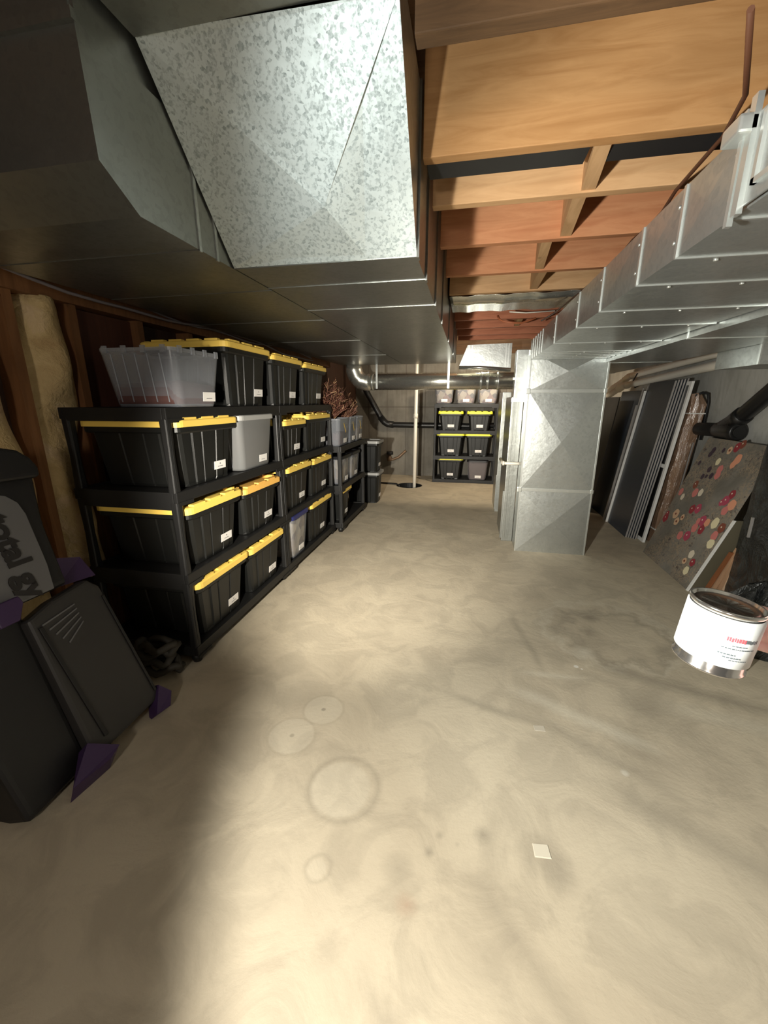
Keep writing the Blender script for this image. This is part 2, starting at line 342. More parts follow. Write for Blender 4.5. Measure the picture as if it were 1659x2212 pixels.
tag(MB().box(-1.85,-1.815,1.70,2.06,.02,1.615).obj('sheathing_panel',wood('brick_red_board',(.07,.026,.016),(.10,.036,.022),'Z',knots=False)),'dark brick red board in the stud bay behind the clear bin','panel')
# cables on left wall
labs=['thick grey cable sagging under the upper left wall edge','thin grey cable crossing over the thicker one on the left wall','grey cable lowest of the bundle along the top plate','grey cable highest of the bundle along the top plate']
for i,l in enumerate(labs):
    pts=[];r=random.Random(20+i)
    for k in range(26):
        y=.7+k*.15; z=1.705-.012*i+.022*math.sin(y*3.1+i*1.7)+.006*math.sin(y*9+i)-.01*(y-1.4)*(i%2)
        pts.append((-1.73+.012*i,y,z))
    tag(MB().tube(pts,.007 if i%2 else .0055,n=8).obj('electrical_cable',GCAB),l,'cable','cables along the left wall')
# ------------------------------------------------------------------ joists
WDK=wood('shade_darkened_fir',(.07,.038,.018),(.13,.07,.032))  # darker fir: shade put into the colour of nearest joists and rim board
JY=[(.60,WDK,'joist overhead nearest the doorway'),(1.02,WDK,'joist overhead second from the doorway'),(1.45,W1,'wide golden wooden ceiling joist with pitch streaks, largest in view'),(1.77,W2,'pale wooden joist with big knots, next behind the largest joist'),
 (2.19,W3,'reddish wooden joist, third back from the largest in view'),(2.66,W3,'reddish wooden joist just before the last pale one'),(3.09,W2,'pale wooden joist right in front of the sheet metal pan'),
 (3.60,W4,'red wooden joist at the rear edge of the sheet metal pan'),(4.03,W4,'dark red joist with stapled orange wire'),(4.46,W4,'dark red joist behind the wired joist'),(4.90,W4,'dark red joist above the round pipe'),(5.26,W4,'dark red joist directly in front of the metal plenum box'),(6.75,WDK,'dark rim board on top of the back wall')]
for i,(y,m,l) in enumerate(JY):
    z0=1.905
    t=thing('floor_joist',l if 'joist' in l else l,'joist',(0,y,z0),0,'ceiling joists')
    x0=-.18 if 1.2<y<5.3 else XL
    if y<1.2: x0=-.15
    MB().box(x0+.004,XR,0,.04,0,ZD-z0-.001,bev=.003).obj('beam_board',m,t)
BLKS=[(1.49,1.77,.312,.36),(1.81,2.19,.325,.42),(2.23,2.66,.285,.345),(2.70,3.09,.345,.41),(3.13,3.6,.33,.39),(4.07,4.46,.38,.43)]
BL=['short wooden block between the largest joist and the knotted one','short wooden block behind the knotted pale joist','short reddish block between two reddish joists','short block ahead of the last pale joist','short block above the sheet metal pan','short block beside the stapled orange wire']
for (a,b,x0,x1),l in zip(BLKS,BL):
    dx=.03 if b<3 else 0
    mb=MB().hexa([(x0,a,1.912),(x0+.046,a,1.912),(x0+.046+dx,b,1.912),(x0+dx,b,1.912),(x0,a,2.17),(x0+.046,a,2.17),(x0+.046+dx,b,2.17),(x0+dx,b,2.17)])
    tag(mb.obj('joist_block',WB),l,'blocking','blocking between joists')
STRAPM=mat('dark_steel_strap',(.035,.035,.036),.5,.4)
tag(MB().box(-.17,.305,1.492,1.60,1.915,1.925).obj('steel_strap',STRAPM),'dark flat metal strip behind the largest joist, beside the centre duct','metal strip')
tag(MB().box(.37,.80,1.492,1.60,1.915,1.925).obj('steel_strap',STRAPM),'dark flat metal strip behind the largest joist, beside the brown cable','metal strip')
# sheet metal pan
mb=MB(); rings=[]
for k in range(41):
    x=-.175+k*.0225; z=1.897+.003*math.sin(x*23)+.002*math.sin(x*51+1); rings.append([Vector((x,3.125,z)),Vector((x,3.64,z+.001)),Vector((x,3.64,z+.004)),Vector((x,3.125,z+.004))])
mb.loft(rings,smooth=True); tag(mb.obj('joist_pan',PIPEM),'wavy galvanised sheet nailed across two joists between the ducts','sheet metal')
# brown cable along joists
cp=[(.46,1.06,1.885),(.59,1.31,1.888),(.63,1.477,1.888),(.63,1.5,1.888),(.64,1.764,1.885),(.655,1.9,1.872),(.665,2.05,1.878),(.665,2.22,1.888),(.675,2.45,1.88),(.675,2.7,1.888),(.665,2.92,1.88),(.665,3.11,1.888),(.63,3.3,1.87),(.62,3.7,1.88),(.58,4.1,1.89)]
tag(MB().tube(cp,.006,n=8).obj('electrical_cable',CORD),'brown cable stapled under the joists along the wall side duct','cable')
cp=[(.20,4.02,1.93),(.21,4.0,1.90),(.25,3.98,1.875),(.33,3.97,1.86),(.40,3.99,1.86),(.46,4.02,1.88),(.52,4.02,1.90)]
tag(MB().tube(cp,.008,n=8).obj('electrical_cable',TANK),'orange red cable looped below the dark red joist','cable')
tag(MB().tube([(.27,3.66,1.89),(.4,3.7,1.885),(.62,3.72,1.895)],.005,n=6).obj('electrical_cable',PVC),'thin white cable just behind the sheet metal pan','cable')
# ------------------------------------------------------------------ ducts
def panel(mb,p00,p10,p11,p01,m,apex):   # quad with cross break pyramid, apex outward
    P=[Vector(p) for p in (p00,p10,p11,p01)]; c=sum(P,Vector())/4; nrm=(P[1]-P[0]).cross(P[3]-P[0]).normalized()
    mb.faces(P+[c+nrm*apex],[(0,1,4),(1,2,4),(2,3,4),(3,0,4)],m)
def duct(name,label,x0,x1,z0,z1,ys,m,apex=.005,seam=True,screws=0,endcap=True,mm=None,group=None,seamt=.0035,backend=True):
    t=thing(name,label,'duct',(x0,ys[0],z0),0,group); o=Vector((x0,ys[0],z0)); mb=MB()
    def P(x,y,z): return Vector((x,y,z))-o
    for a,b in zip(ys,ys[1:]):
        panel(mb,P(x0,a,z0),P(x0,b,z0),P(x1,b,z0),P(x1,a,z0),m,apex)      # bottom (normal down)
        panel(mb,P(x0,a,z1),P(x0,b,z1),P(x0,b,z0),P(x0,a,z0),m,apex*.6)
        panel(mb,P(x1,a,z0),P(x1,b,z0),P(x1,b,z1),P(x1,a,z1),m,apex*.6)
        panel(mb,P(x0,a,z1),P(x1,a,z1),P(x1,b,z1),P(x0,b,z1),m,0.0)
    if endcap: mb.faces([P(x0,ys[0],z0),P(x1,ys[0],z0),P(x1,ys[0],z1),P(x0,ys[0],z1)],[(0,1,2,3)],m)
    if backend: mb.faces([P(x0,ys[-1],z0),P(x0,ys[-1],z1),P(x1,ys[-1],z1),P(x1,ys[-1],z0)],[(0,1,2,3)],m)
    mb.obj('duct_body',None,t)
    e=seamt
    for y in (ys[1:-1] if seam else []):
        s=MB(); 
        for dy in (-.006,):
            s.box(x0-e-o.x,x1+e-o.x,y+dy-o.y,y+dy+.006-o.y,z0-e-o.z,z0-o.z).box(x0-e-o.x,x0-o.x,y+dy-o.y,y+dy+.010-o.y,z0-o.z,z1-o.z).box(x1-o.x,x1+e-o.x,y+dy-o.y,y+dy+.010-o.y,z0-o.z,z1-o.z)
        if screws:
            q=s
            for k in range(screws):
                u=(k+.5)/screws
                q.lathe([(0,0),(.005,0),(.005,.004),(0,.005)],n=8,M=Matrix.Translation((x0+(x1-x0)*u-o.x,y+.016-o.y,z0-.001-o.z))@Matrix.Rotation(PI,4,'X'))
            for u in (.25,.75):
                q.lathe([(0,0),(.004,0),(.004,.003),(0,.004)],n=8,M=Matrix.Translation((x0-.001-o.x,y+.016-o.y,z0+(z1-z0)*u-o.z))@Matrix.Rotation(-PI/2,4,'Y'))
        s.obj('seam',GSEAM,t)
    return t,o
# centre trunk duct: sloped transition then level run
t=thing('air_duct','large centre ceiling duct with bright speckled sloping front','duct',(-.83,1.09,2.04))
o=Vector((-.83,1.09,2.04))
P=lambda x,y,z:Vector((x,y,z))-o
mb=MB()
A,B,C_,D=P(-.83,1.09,2.045),P(-.19,1.09,2.03),P(-.19,1.457,1.65),P(-.83,1.457,1.65)
a1,a2,a3,a4=P(-.722,1.103,2.031),P(-.285,1.14,1.99),P(-.356,1.448,1.659),P(-.61,1.442,1.665)
ctr=P(-.45,1.345,1.77)+Vector((0,-.73,-.685))*.022
mb.faces([A,B,C_,D,a1,a2,a3,a4,ctr],[(0,4,8,3),(3,8,7),(7,8,6),(3,7,6,2),(6,8,5,2),(5,8,1),(1,2,5),(4,1,8),(4,0,1)],GALVB)
mb.faces([P(-.83,1.09,2.045),P(-.83,1.457,1.65),P(-.83,1.6,1.65),P(-.83,1.6,2.10),P(-.83,1.09,2.10)],[(4,3,2,1,0)],GALVD)
mb.faces([P(-.19,1.09,2.03),P(-.19,1.457,1.65),P(-.19,1.6,1.65),P(-.19,1.6,2.10),P(-.19,1.09,2.10)],[(0,1,2,3,4)],GALV)
mb.obj('sloping_transition',None,t,)
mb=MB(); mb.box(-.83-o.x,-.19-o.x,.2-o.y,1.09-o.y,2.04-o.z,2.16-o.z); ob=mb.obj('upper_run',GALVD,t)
ys=[1.457,1.72,2.15,2.62,3.4,4.3,5.28]
mb=MB()
for a,b in zip(ys,ys[1:]):
    ap=.006 if a>1.6 else .0
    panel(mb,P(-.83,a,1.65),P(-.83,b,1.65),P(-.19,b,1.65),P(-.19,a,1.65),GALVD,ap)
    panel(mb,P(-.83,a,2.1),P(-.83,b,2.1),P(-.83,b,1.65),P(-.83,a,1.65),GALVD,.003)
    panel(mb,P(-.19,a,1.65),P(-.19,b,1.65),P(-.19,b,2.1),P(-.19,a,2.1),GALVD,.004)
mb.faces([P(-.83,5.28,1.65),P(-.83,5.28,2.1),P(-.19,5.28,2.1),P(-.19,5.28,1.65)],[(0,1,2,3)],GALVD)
mb.obj('level_run',None,t)
for y in ys[1:-1]+[1.462]:
    w=.012 if y>1.5 else .006
    s=MB()
    if y<2.2: s.box(-.835-o.x,-.184-o.x,y-o.y,y+w*.4-o.y,1.648-o.z,1.651-o.z)
    s.box(-.19-o.x,-.182-o.x,y-.012-o.y,y+.02-o.y,1.643-o.z,2.1-o.z)
    s.obj('seam',GALVD,t)
# left duct with vertical plenum front
t=thing('air_duct','wide dull duct beside the centre duct with a drop front over the exercise machine','duct',(-1.6,.93,1.65)); o=Vector((-1.6,.93,1.65))
mb=MB(); X0,X1=-1.62,-.836
def hq(pts,ap=0,m=GALVD): panel(mb,*[P(*p) for p in pts],m,ap)
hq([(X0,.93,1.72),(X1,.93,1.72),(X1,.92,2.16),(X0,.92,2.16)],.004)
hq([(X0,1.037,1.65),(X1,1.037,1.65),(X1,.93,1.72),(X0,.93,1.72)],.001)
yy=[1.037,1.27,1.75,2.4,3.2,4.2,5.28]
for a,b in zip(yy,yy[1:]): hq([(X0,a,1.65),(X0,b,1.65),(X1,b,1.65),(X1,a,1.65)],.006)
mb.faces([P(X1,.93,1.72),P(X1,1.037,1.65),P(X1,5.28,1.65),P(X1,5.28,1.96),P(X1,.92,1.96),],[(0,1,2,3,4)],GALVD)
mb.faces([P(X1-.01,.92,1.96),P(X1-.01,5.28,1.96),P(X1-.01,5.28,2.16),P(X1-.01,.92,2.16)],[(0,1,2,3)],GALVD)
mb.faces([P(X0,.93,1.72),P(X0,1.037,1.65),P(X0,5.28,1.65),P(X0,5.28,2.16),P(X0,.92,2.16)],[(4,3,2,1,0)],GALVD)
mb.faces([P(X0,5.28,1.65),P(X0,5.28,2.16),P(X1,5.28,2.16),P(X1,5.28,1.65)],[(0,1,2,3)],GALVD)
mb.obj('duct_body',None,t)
for y in yy[1:-1]: MB().box(X0-o.x,X1+.002-o.x,y-o.y,y+.005-o.y,1.6475-o.z,1.651-o.z).obj('seam',GALVD,t)
for y in (1.27,1.36): MB().box(X1-.002-o.x,X1+.004-o.x,y-o.y,y+.012-o.y,1.645-o.z,1.95-o.z).obj('seam',GALV,t)
MB().box(X0-o.x,X1+.002-o.x,.912-o.y,.925-o.y,1.955-o.z,1.975-o.z).obj('seam',GALVD,t)
# wall-side ducts
duct('air_duct','bright galvanised duct with many screwed seams above the vertical chute',.42,.93,1.50,1.635,[-.6,.2,.62,.90,1.10,1.32,1.65,1.97,2.45,2.86,2.95,3.05,3.15,3.25,3.37],GALV,.004,screws=3)
t,o=duct('air_duct','flat galvanised duct beside the seamed one, above the white pipes',.94,1.38,1.475,1.62,[-.6,.5,1.3,2.2,3.4,4.6,5.6],GALV,.005,seam=True)
# access panel on first duct's side
t=thing('access_panel','small raised metal access door on the side of the seamed duct','access panel',(.412,.70,1.50))
MB().box(-.004,0,-.06,.17,.0,.125,bev=.002).obj('door_plate',GALV,t)
MB().box(-.012,-.003,.15,.165,-.01,.15).box(-.012,-.003,.172,.182,-.02,.14).box(-.010,-.003,.0,.13,.02,.028).box(-.010,-.003,.122,.13,.02,.115).obj('frame_bars',GSEAM,t)
MB().box(-.03,-.002,.15,.20,.10,.125,bev=.004).obj('latch',GSEAM,t)
# boot box hanging off flat duct
t=thing('duct_boot','pale metal duct boot dropping beside the white pipes','duct',(1.39,2.46,1.38)); 
mb=MB(); mb.hexa([(0,0,0),(.52,-.06,0),(.52,.34,0),(0,.39,0),(0,0,.13),(.52,-.06,.13),(.52,.34,.13),(0,.39,.13)]); mb.obj('boot_body',GALV,t)
MB().box(-.006,.0,0,.39,.115,.128).box(-.006,0,-.002,.012,0,.13).obj('seam',GSEAM,t)
MB().box(.0,.5,-.05,.36,.13,.235).obj('boot_neck',GALV,t)
# vertical chute
t=thing('air_duct','tall upright galvanised duct standing on the floor with creased panels','duct',(.43,3.36,0))
mb=MB(); w,dp=.535,.22
zs=[0,.525,1.28,1.555]
for a,b in zip(zs,zs[1:]):
    panel(mb,(0,0,a),(w,0,a),(w,0,b),(0,0,b),GALV,.017 if a>0 else .014)
    panel(mb,(0,dp,a),(0,0,a),(0,0,b),(0,dp,b),GALV,.002); panel(mb,(w,0,a),(w,dp,a),(w,dp,b),(w,0,b),GALV,.002); panel(mb,(w,dp,a),(0,dp,a),(0,dp,b),(w,dp,b),GALV,.002)
mb.obj('duct_body',None,t)
for z in zs[1:]:
    s=MB().box(-.004,w+.004,-.007,0,z-.014,z+.012,bev=.002); s.obj('seam',GSEAM,t)
    s2=MB().box(-.022,.012,-.012,.01,z-.022,z+.018,bev=.004).box(w-.012,w+.01,-.012,.01,z-.015,z+.015,bev=.004); s2.obj('corner_clip',GSEAM,t)
MB().box(-.005,.004,-.005,.004,0,1.55).obj('edge_fold',GSEAM,t)
MB().box(w-.004,w+.006,-.005,.004,0,1.55).obj('edge_fold',GSEAM,t)
# ducts left-behind chute
t=thing('air_duct','narrow upright duct tucked behind the tall creased duct, with vertical cleats','duct',(.335,3.60,0))
MB().box(0,.095,0,.55,.0,1.24,bev=.004).obj('duct_body',GALVD,t)
MB().box(.012,.105,-.015,.12,1.20,1.60,bev=.004).obj('transition',GALV,t)
MB().box(.01,.025,-.012,0,.02,1.2).box(.045,.055,-.01,0,.02,1.2).box(-.012,0,.02,.05,.02,.45).obj('seam',GALVD,t)
MB().box(-.006,.1,-.02,.0,1.20,1.23).box(-.006,.1,-.02,0,1.37,1.39).obj('seam',GSEAM,t)
t=thing('air_duct','slim upright duct standing nearest the black shelf at the far end','duct',(.335,4.62,0))
MB().box(0,.09,0,.5,.0,1.30,bev=.004).obj('duct_body',GALVD,t)
MB().box(-.008,.006,-.008,.02,.03,.42).obj('seam',GALVD,t)
# white stub pipe
t=thing('pipe_stub','short white pipe poking across the narrow upright duct','pipe',(.30,3.57,.70))
MB().tube([(0,.28,.0),(0,.02,0),(.01,0,0),(.14,0,0)],.013,n=12).obj('pipe_run',PVC,t); MB().tube([(-.004,.0,0),(.012,0,0)],.019,n=12).obj('elbow_collar',PVC,t)
# box at far end
t=thing('duct_box','dull metal plenum box closing the gap beyond the dark red joists','duct',(-.15,5.30,1.60))
mb=MB(); mb.hexa([(0,0,.02),(.60,0,-.01),(.60,.12,-.01),(0,.12,.02),(.09,0,.255),(.60,0,.265),(.60,.12,.265),(.09,.12,.255)]); mb.obj('box_body',GALV,t)
MB().box(.10,.115,-.008,0,.02,.25).box(.14,.15,-.008,0,.02,.25).box(.53,.545,-.008,0,.0,.26).box(.56,.575,-.008,0,0,.26).obj('seam',GSEAM,t)
MB().tube([(-.0,-.02,.0),(.25,-.03,-.005),(.6,-.03,-.035)],.022,n=12).obj('flange_roll',PIPEM,t)
# round pipe
t=thing('round_duct','shiny round metal pipe running across the far end under the ducts','pipe',(-.30,5.35,1.445))
MB().tube([(.80,0,0),(-.95,0,0)],.097,n=32).obj('pipe_run',PIPEM,t)
MB().tube([(-.95,0,0),(-1.02,0,.0),(-1.10,-.01,.02),(-1.15,-.03,.08),(-1.17,-.05,.15),(-1.17,-.05,.205)],[.103,.106,.108,.108,.106,.104],n=32).obj('elbow',PIPEM,t)
for x in (-.93,-.99,.42,.50,.62): MB().tube([(x-.012,0,0),(x-.004,0,0),(x+.004,0,0),(x+.012,0,0)],[.098,.105,.105,.098],n=32).obj('collar',GSEAM,t)
for x,l in ((-.27,'metal hanger strap looped near the corner of the centre duct'),(-1.16,'metal hanger strap at the elbow end of the round pipe')):
    tag(MB().box(x-.012,x+.012,5.235,5.24,1.36,1.66).obj('hanger_strap',GALV),l,'strap','pipe hanger straps')
# ------------------------------------------------------------------ right wall pipes
t=thing('plastic_pipe','upper of the two long white pipes along the concrete wall','pipe',(1.81,5.5,1.478),0,'white pipes')
MB().tube([(.02,-2.58,.10),(.015,-1.7,.075),(0,-.02,.01),(-.07,.08,-.07),(-.42,.35,-.36),(-.9,.6,-.7)],.031,n=16).obj('pipe_run',PVC,t)
MB().tube([(0.005,-.12,.013),(0.0,-.02,.01),(-.03,.04,-.03)],.038,n=16).obj('coupling',PVC,t)
t=thing('plastic_pipe','lower of the two long white pipes along the concrete wall','pipe',(1.76,5.5,1.372),0,'white pipes')
MB().tube([(.04,-2.58,.125),(.03,-1.7,.085),(0,-.02,.01),(-.08,.07,-.07),(-.40,.3,-.36),(-.9,.6,-.7)],.034,n=16).obj('pipe_run',PVC,t)
MB().tube([(0.005,-.14,.015),(0.0,-.02,.01),(-.035,.03,-.03)],.041,n=16).obj('coupling',PVC,t)
t=thing('pipe_hanger','black clip holding both white pipes together','clip',(1.775,5.15,1.437))
MB().tube([(.09,0,.08),(0,0,.06),(-.035,0,-.03),(0,0,-.085),(.05,0,-.05)],.007,n=8).obj('clip_loop',RUB,t)
t=thing('drain_pipe','black drain pipe with a capped end and rising branch on the concrete wall','pipe',(1.825,3.30,1.0))
MB().tube([(0,.02,.0),(0,.55,-.01),(.0,3.3,-.07)],.05,n=24).obj('pipe_run',ABS,t)
MB().tube([(0,-.02,.0),(0,-.01,.0),(0,.03,0),(0,.20,0),(0,.24,0)],[.052,.06,.062,.062,.05],n=24).obj('end_fitting',ABS,t)
MB().tube([(0,-.035,.0),(0,-.02,0)],.04,n=24).obj('cleanout_plug',ABS,t)
MB().tube([(0,.22,.0),(0,.0,.10),(0,-.30,.30),(0,-.50,.44)],.05,n=24).obj('branch',ABS,t)
MB().tube([(0,.05,.07),(0,-.03,.12)],.058,n=24).obj('branch_collar',ABS,t)
t=thing('drain_pipe','black pipe dropping diagonally then running low along the back wall','pipe',(-1.33,6.72,.86))
MB().tube([(-.50,0,.9),(-.34,0,.52),(-.06,0,.04),(0,0,0),(.10,0,-.02),(1.3,0,-.03),(3.1,0,.02)],.045,n=20).obj('pipe_run',ABS,t)
MB().tube([(-.10,0,.10),(-.03,0,.02),(.02,0,-.01),(.12,0,-.02)],.053,n=20).obj('elbow',ABS,t)
t=thing('wall_spigot','rusty hose valve with black knob on the back wall','valve',(-1.22,6.72,.33))
MB().tube([(-.09,0,-.06),(0,0,-.06),(.10,0,-.02),(.22,0,.09)],.022,n=12).obj('valve_pipe',mat('rusty_brass',(.22,.15,.10),.5,.5),t)
MB().lathe([(0,.0),(.055,0),(.055,.05),(0,.05)],n=20,c=(-.05,0,.02)).obj('knob',RUB,t)
MB().lathe([(0,-.09),(.03,-.09),(.045,-.05),(.02,.0),(.02,.02),(0,.02)],n=20,c=(-.05,0,0)).obj('valve_body',mat('rusty_brass'),t)
# sump pole, cord
t=thing('sump_pipe','thin white upright pipe rising from the round floor pit','pipe',(-.735,5.84,-.3))
MB().tube([(0,0,0),(0,0,2.1)],.024,n=20).obj('pipe_run',PVC,t)
MB().tube([(0,0,1.28),(0,0,1.34)],.03,n=20).obj('coupling',PVC,t)
tag(MB().tube([(-1.5,5.95,.012),(-1.3,5.98,.012),(-1.12,5.96,.014),(-1.02,5.93,.016),(-.97,5.9,.0),(-.94,5.9,-.1)],.011,n=8).obj('power_cord',RUB),'black cord running from the floor pit to the stacked bins','cord')
# ------------------------------------------------------------------ shelving
def shelf_unit(label,x_front,depth,y0,y1,tiers,face='x',post=.036,thick=.048,x0=None):
    """tiers: top heights. local frame: +X = length, front at -Y"""
    ln=y1-y0
    if face=='x': t=thing('shelving_unit',label,'shelving',(x_front,y0,0),PI/2,'black shelving units')   # local +X -> +Y, local -Y -> +X
    else: t=thing('shelving_unit',label,'shelving',(y0,x_front,0),0,'black shelving units')
    for i,z in enumerate(tiers):
        sk=thick if (i==0 or face=='y') else (.055 if i==len(tiers)-1 else .078)
        mb=MB().box(0,ln,0,.02,z-thick,z,bev=.004).box(0,ln,depth-.02,depth,z-thick,z,bev=.004).box(0,.018,.02,depth-.02,z-sk,z,bev=.004).box(ln-.018,ln,.02,depth-.02,z-sk,z,bev=.004).box(.02,ln-.02,.02,depth-.02,z-.02,z-.004)
        mb.box(.0,.10,-.003,.001,z-thick-.012,z-thick+.004).box(ln-.10,ln,-.003,.001,z-thick-.012,z-thick+.004)
        for k in range(1,8): mb.box(ln*k/8-.004,ln*k/8+.004,.02,depth-.02,z-.04,z-.02)
        mb.obj('shelf',SHB,t)
    for sx in (0,1):
        for sy in (0,1):
            cx_=sx*(ln-post)+post/2; cy_=sy*(depth-post-.01)+post/2+.004
            mb=MB(); pv=tiers[0]
            for a,b in zip(tiers,tiers[1:]):
                q=post/2
                mb.loft([rrect(q*1.05,q*1.05,.008,a-.002,2,cx_,cy_),rrect(q*.85,q*.9,.008,(a+b-thick)/2,2,cx_,cy_),rrect(q*1.05,q*1.05,.008,b-thick+.002,2,cx_,cy_)])
                mb.box(cx_-.003,cx_+.003,cy_-q-.001,cy_-q+.004,a+.01,b-thick-.01)
            mb.obj('post',SHB,t)
            if tiers[0]>.06:
                MB().lathe([(0,0),(.02,0),(.026,.02),(.022,tiers[0]-thick),(0,tiers[0]-thick)],n=16,c=(sx*(ln-.07)+.035,sy*(depth-.07)+.035,0)).obj('foot',SHB,t)
    return t
shelf_unit('black plastic four-tier shelving unit beside the exercise machine',-1.185,.52,1.462,2.482,[.092,.458,.83,1.178])
shelf_unit('black plastic four-tier shelving unit in the middle of the row, holding the blue lidded bin',-1.185,.52,2.488,3.518,[.092,.458,.83,1.178])
shelf_unit('low black three-tier shelving unit under the dried plants',-1.115,.44,3.535,4.40,[.092,.45,.81])
shelf_unit('black four-tier shelving unit against the back wall',6.26,.46,-.51,.415,[.05,.41,.79,1.175],face='y')
# ------------------------------------------------------------------ totes
def ring_tote(hx,hy,z,g1=.007):
    pts=[]; r=.03
    def side(p0,p1,nrm,groove):
        # p0->p1 with panel inset near ends
        for u,inset in groove: 
            p=p0.lerp(p1,u); pts.append(Vector((p.x-nrm.x*inset,p.y-nrm.y*inset,z)))
    G=[(0,g1),(.16,g1),(.175,0),(.33,0),(.34,g1*.8),(.36,g1*.8),(.37,0),(.63,0),(.64,g1*.8),(.66,g1*.8),(.67,0),(.825,0),(.84,g1),(1,g1)]
    c=r
    side(Vector((-hx+c,-hy,0)),Vector((hx-c,-hy,0)),Vector((0,-1,0)),G)
    pts.append(Vector((hx-c*.3-g1,-hy+c*.3+g1,z)))
    side(Vector((hx,-hy+c,0)),Vector((hx,hy-c,0)),Vector((1,0,0)),G)
    pts.append(Vector((hx-c*.3-g1,hy-c*.3-g1,z)))
    side(Vector((hx-c,hy,0)),Vector((-hx+c,hy,0)),Vector((0,1,0)),G)
    pts.append(Vector((-hx+c*.3+g1,hy-c*.3-g1,z)))
    side(Vector((-hx,hy-c,0)),Vector((-hx,-hy+c,0)),Vector((-1,0,0)),G)
    pts.append(Vector((-hx+c*.3+g1,-hy+c*.3+g1,z)))
    return pts
def place(t_,mode,x,y,z):
    t_.location=(x,y,z); t_.rotation_euler=(0,0,PI/2 if mode=='x' else 0)
def sticker(t,hx,hyb,hyt,h,u=.35,zf=.2,w=.10,hh=.042):
    z=h*zf; yy=-(hyb+(hyt-hyb)*(z+hh/2)/h)-.0016; sl=(hyt-hyb)/h
    x=u*hx
    mb=MB(); mb.faces([(x-w/2,yy+sl*hh/2,z),(x+w/2,yy+sl*hh/2,z),(x+w/2,yy-sl*hh/2,z+hh),(x-w/2,yy-sl*hh/2,z+hh),(x-w/2,yy+sl*hh/2+.001,z),(x+w/2,yy+sl*hh/2+.001,z),(x+w/2,yy-sl*hh/2+.001,z+hh),(x-w/2,yy-sl*hh/2+.001,z+hh)],[(0,1,2,3),(7,6,5,4),(0,4,5,1),(3,2,6,7)],LBL)
    def dash(a,b,zz,th=.0025):
        u0=(zz-z)/hh; yq=yy+sl*hh/2-sl*hh*u0-.0006
        mb.faces([(x+a,yq,zz-th/2),(x+b,yq,zz-th/2),(x+b,yq,zz+th/2),(x+a,yq,zz+th/2)],[(0,1,2,3)],INK)
    r=random.Random(int(w*1e4+hx*1e4+u*100)); xx=-.018
    while xx<.02: l=r.uniform(.003,.007); dash(xx,xx+l,z+hh*.38,.003); xx+=l+.0015
    dash(-.004,.003,z+hh*.66,.004)
    mb.obj('label_sticker',None,t)
def tote(label,w,d,h,lid=YEL,body=BLK,su=.35,group='lidded totes',lidstyle='snap'):
    """w across the front, d deep, front at -Y, centred in x, front lid edge at y=0"""
    t=thing('storage_tote',label,'storage tote',(0,0,0),0,group)
    hx,hy=w/2,d/2; bx,by=hx-.018,hy-.018; tb=.84
    mb=MB(); S=[]
    for z,k,gg in ((0,tb-.03,.002),(.012,tb,.007),(h*.8,.97,.007),(h-.05,1.0,.007)): S.append([p+Vector((0,hy,0)) for p in ring_tote(bx*k,by*(1-(1-k)*.5),z,gg)])
    mb.loft(S,None,True,True)
    mb.loft([[p+Vector((0,hy,0)) for p in rrect(bx+a,by+a,.03,z)] for z,a in ((h-.062,.004),(h-.055,.010),(h-.034,.010))],None,True,True)
    mb.obj('body',body,t)
    l=MB()
    l.loft([[p+Vector((0,hy,0)) for p in rrect(hx+a,hy+a,.035,z)] for z,a in ((h-.034,-.012),(h-.034,0),(h-.008,0),(h-.003,-.005),(h-.003,-.03),(h-.012,-.036))],None,True,True,)
    if lidstyle=='snap':
        n=3
        for k in range(n):
            a=-hx+.045+(w-.09)*(k)/n; b=a+(w-.09)/n*.72
            for yq in (.006,d-.034): l.box(a,b,yq,yq+.028,h-.006,h+.006,bev=.003)
        for k in range(4):
            a=.05+(d-.1)*k/4; b=a+(d-.1)/4*.7
            for xq in (-hx+.006,hx-.034): l.box(xq,xq+.028,a,b,h-.006,h+.006,bev=.003)
    l.obj('lid',lid,t)
    sticker(t,bx*.85,hy-(by*(1-(1-tb)*.5)) if 0 else 0,0,h,su) if False else None
    yb=hy-by*(1-(1-tb)*.5); yt=hy-by
    # sticker on front wall (front wall y from yb at bottom to yt at top)
    st=bpy.data.objects.new('tmp',None)
    z=h*.16; hh=.04; W=.095; x=su*bx; 
    fy=lambda zz: yb+(yt-yb)*zz/(h-.05)-.002+(.0)
    mb=MB(); p=[(x-W/2,fy(z),z),(x+W/2,fy(z),z),(x+W/2,fy(z+hh),z+hh),(x-W/2,fy(z+hh),z+hh)]
    mb.faces(p+[(a,b+.0012,c) for a,b,c in p],[(0,1,2,3),(7,6,5,4),(0,4,5,1),(3,2,6,7),(0,3,7,4),(1,5,6,2)],LBL)
    r=random.Random(int(w*7777+su*1000+h*333)); xx=-.02
    while xx<.018:
        q=r.uniform(.003,.007); mb.faces([(x+xx,fy(z+.012)-.0006,z+.011),(x+xx+q,fy(z+.012)-.0006,z+.011),(x+xx+q,fy(z+.014)-.0006,z+.014),(x+xx,fy(z+.014)-.0006,z+.014)],[(0,1,2,3)],INK); xx+=q+.0014
    mb.faces([(x-.004,fy(z+.026)-.0006,z+.024),(x+.004,fy(z+.026)-.0006,z+.024),(x+.003,fy(z+.03)-.0006,z+.029),(x-.003,fy(z+.03)-.0006,z+.029)],[(0,1,2,3)],INK)
    mb.obj('label_sticker',None,t)
    return t
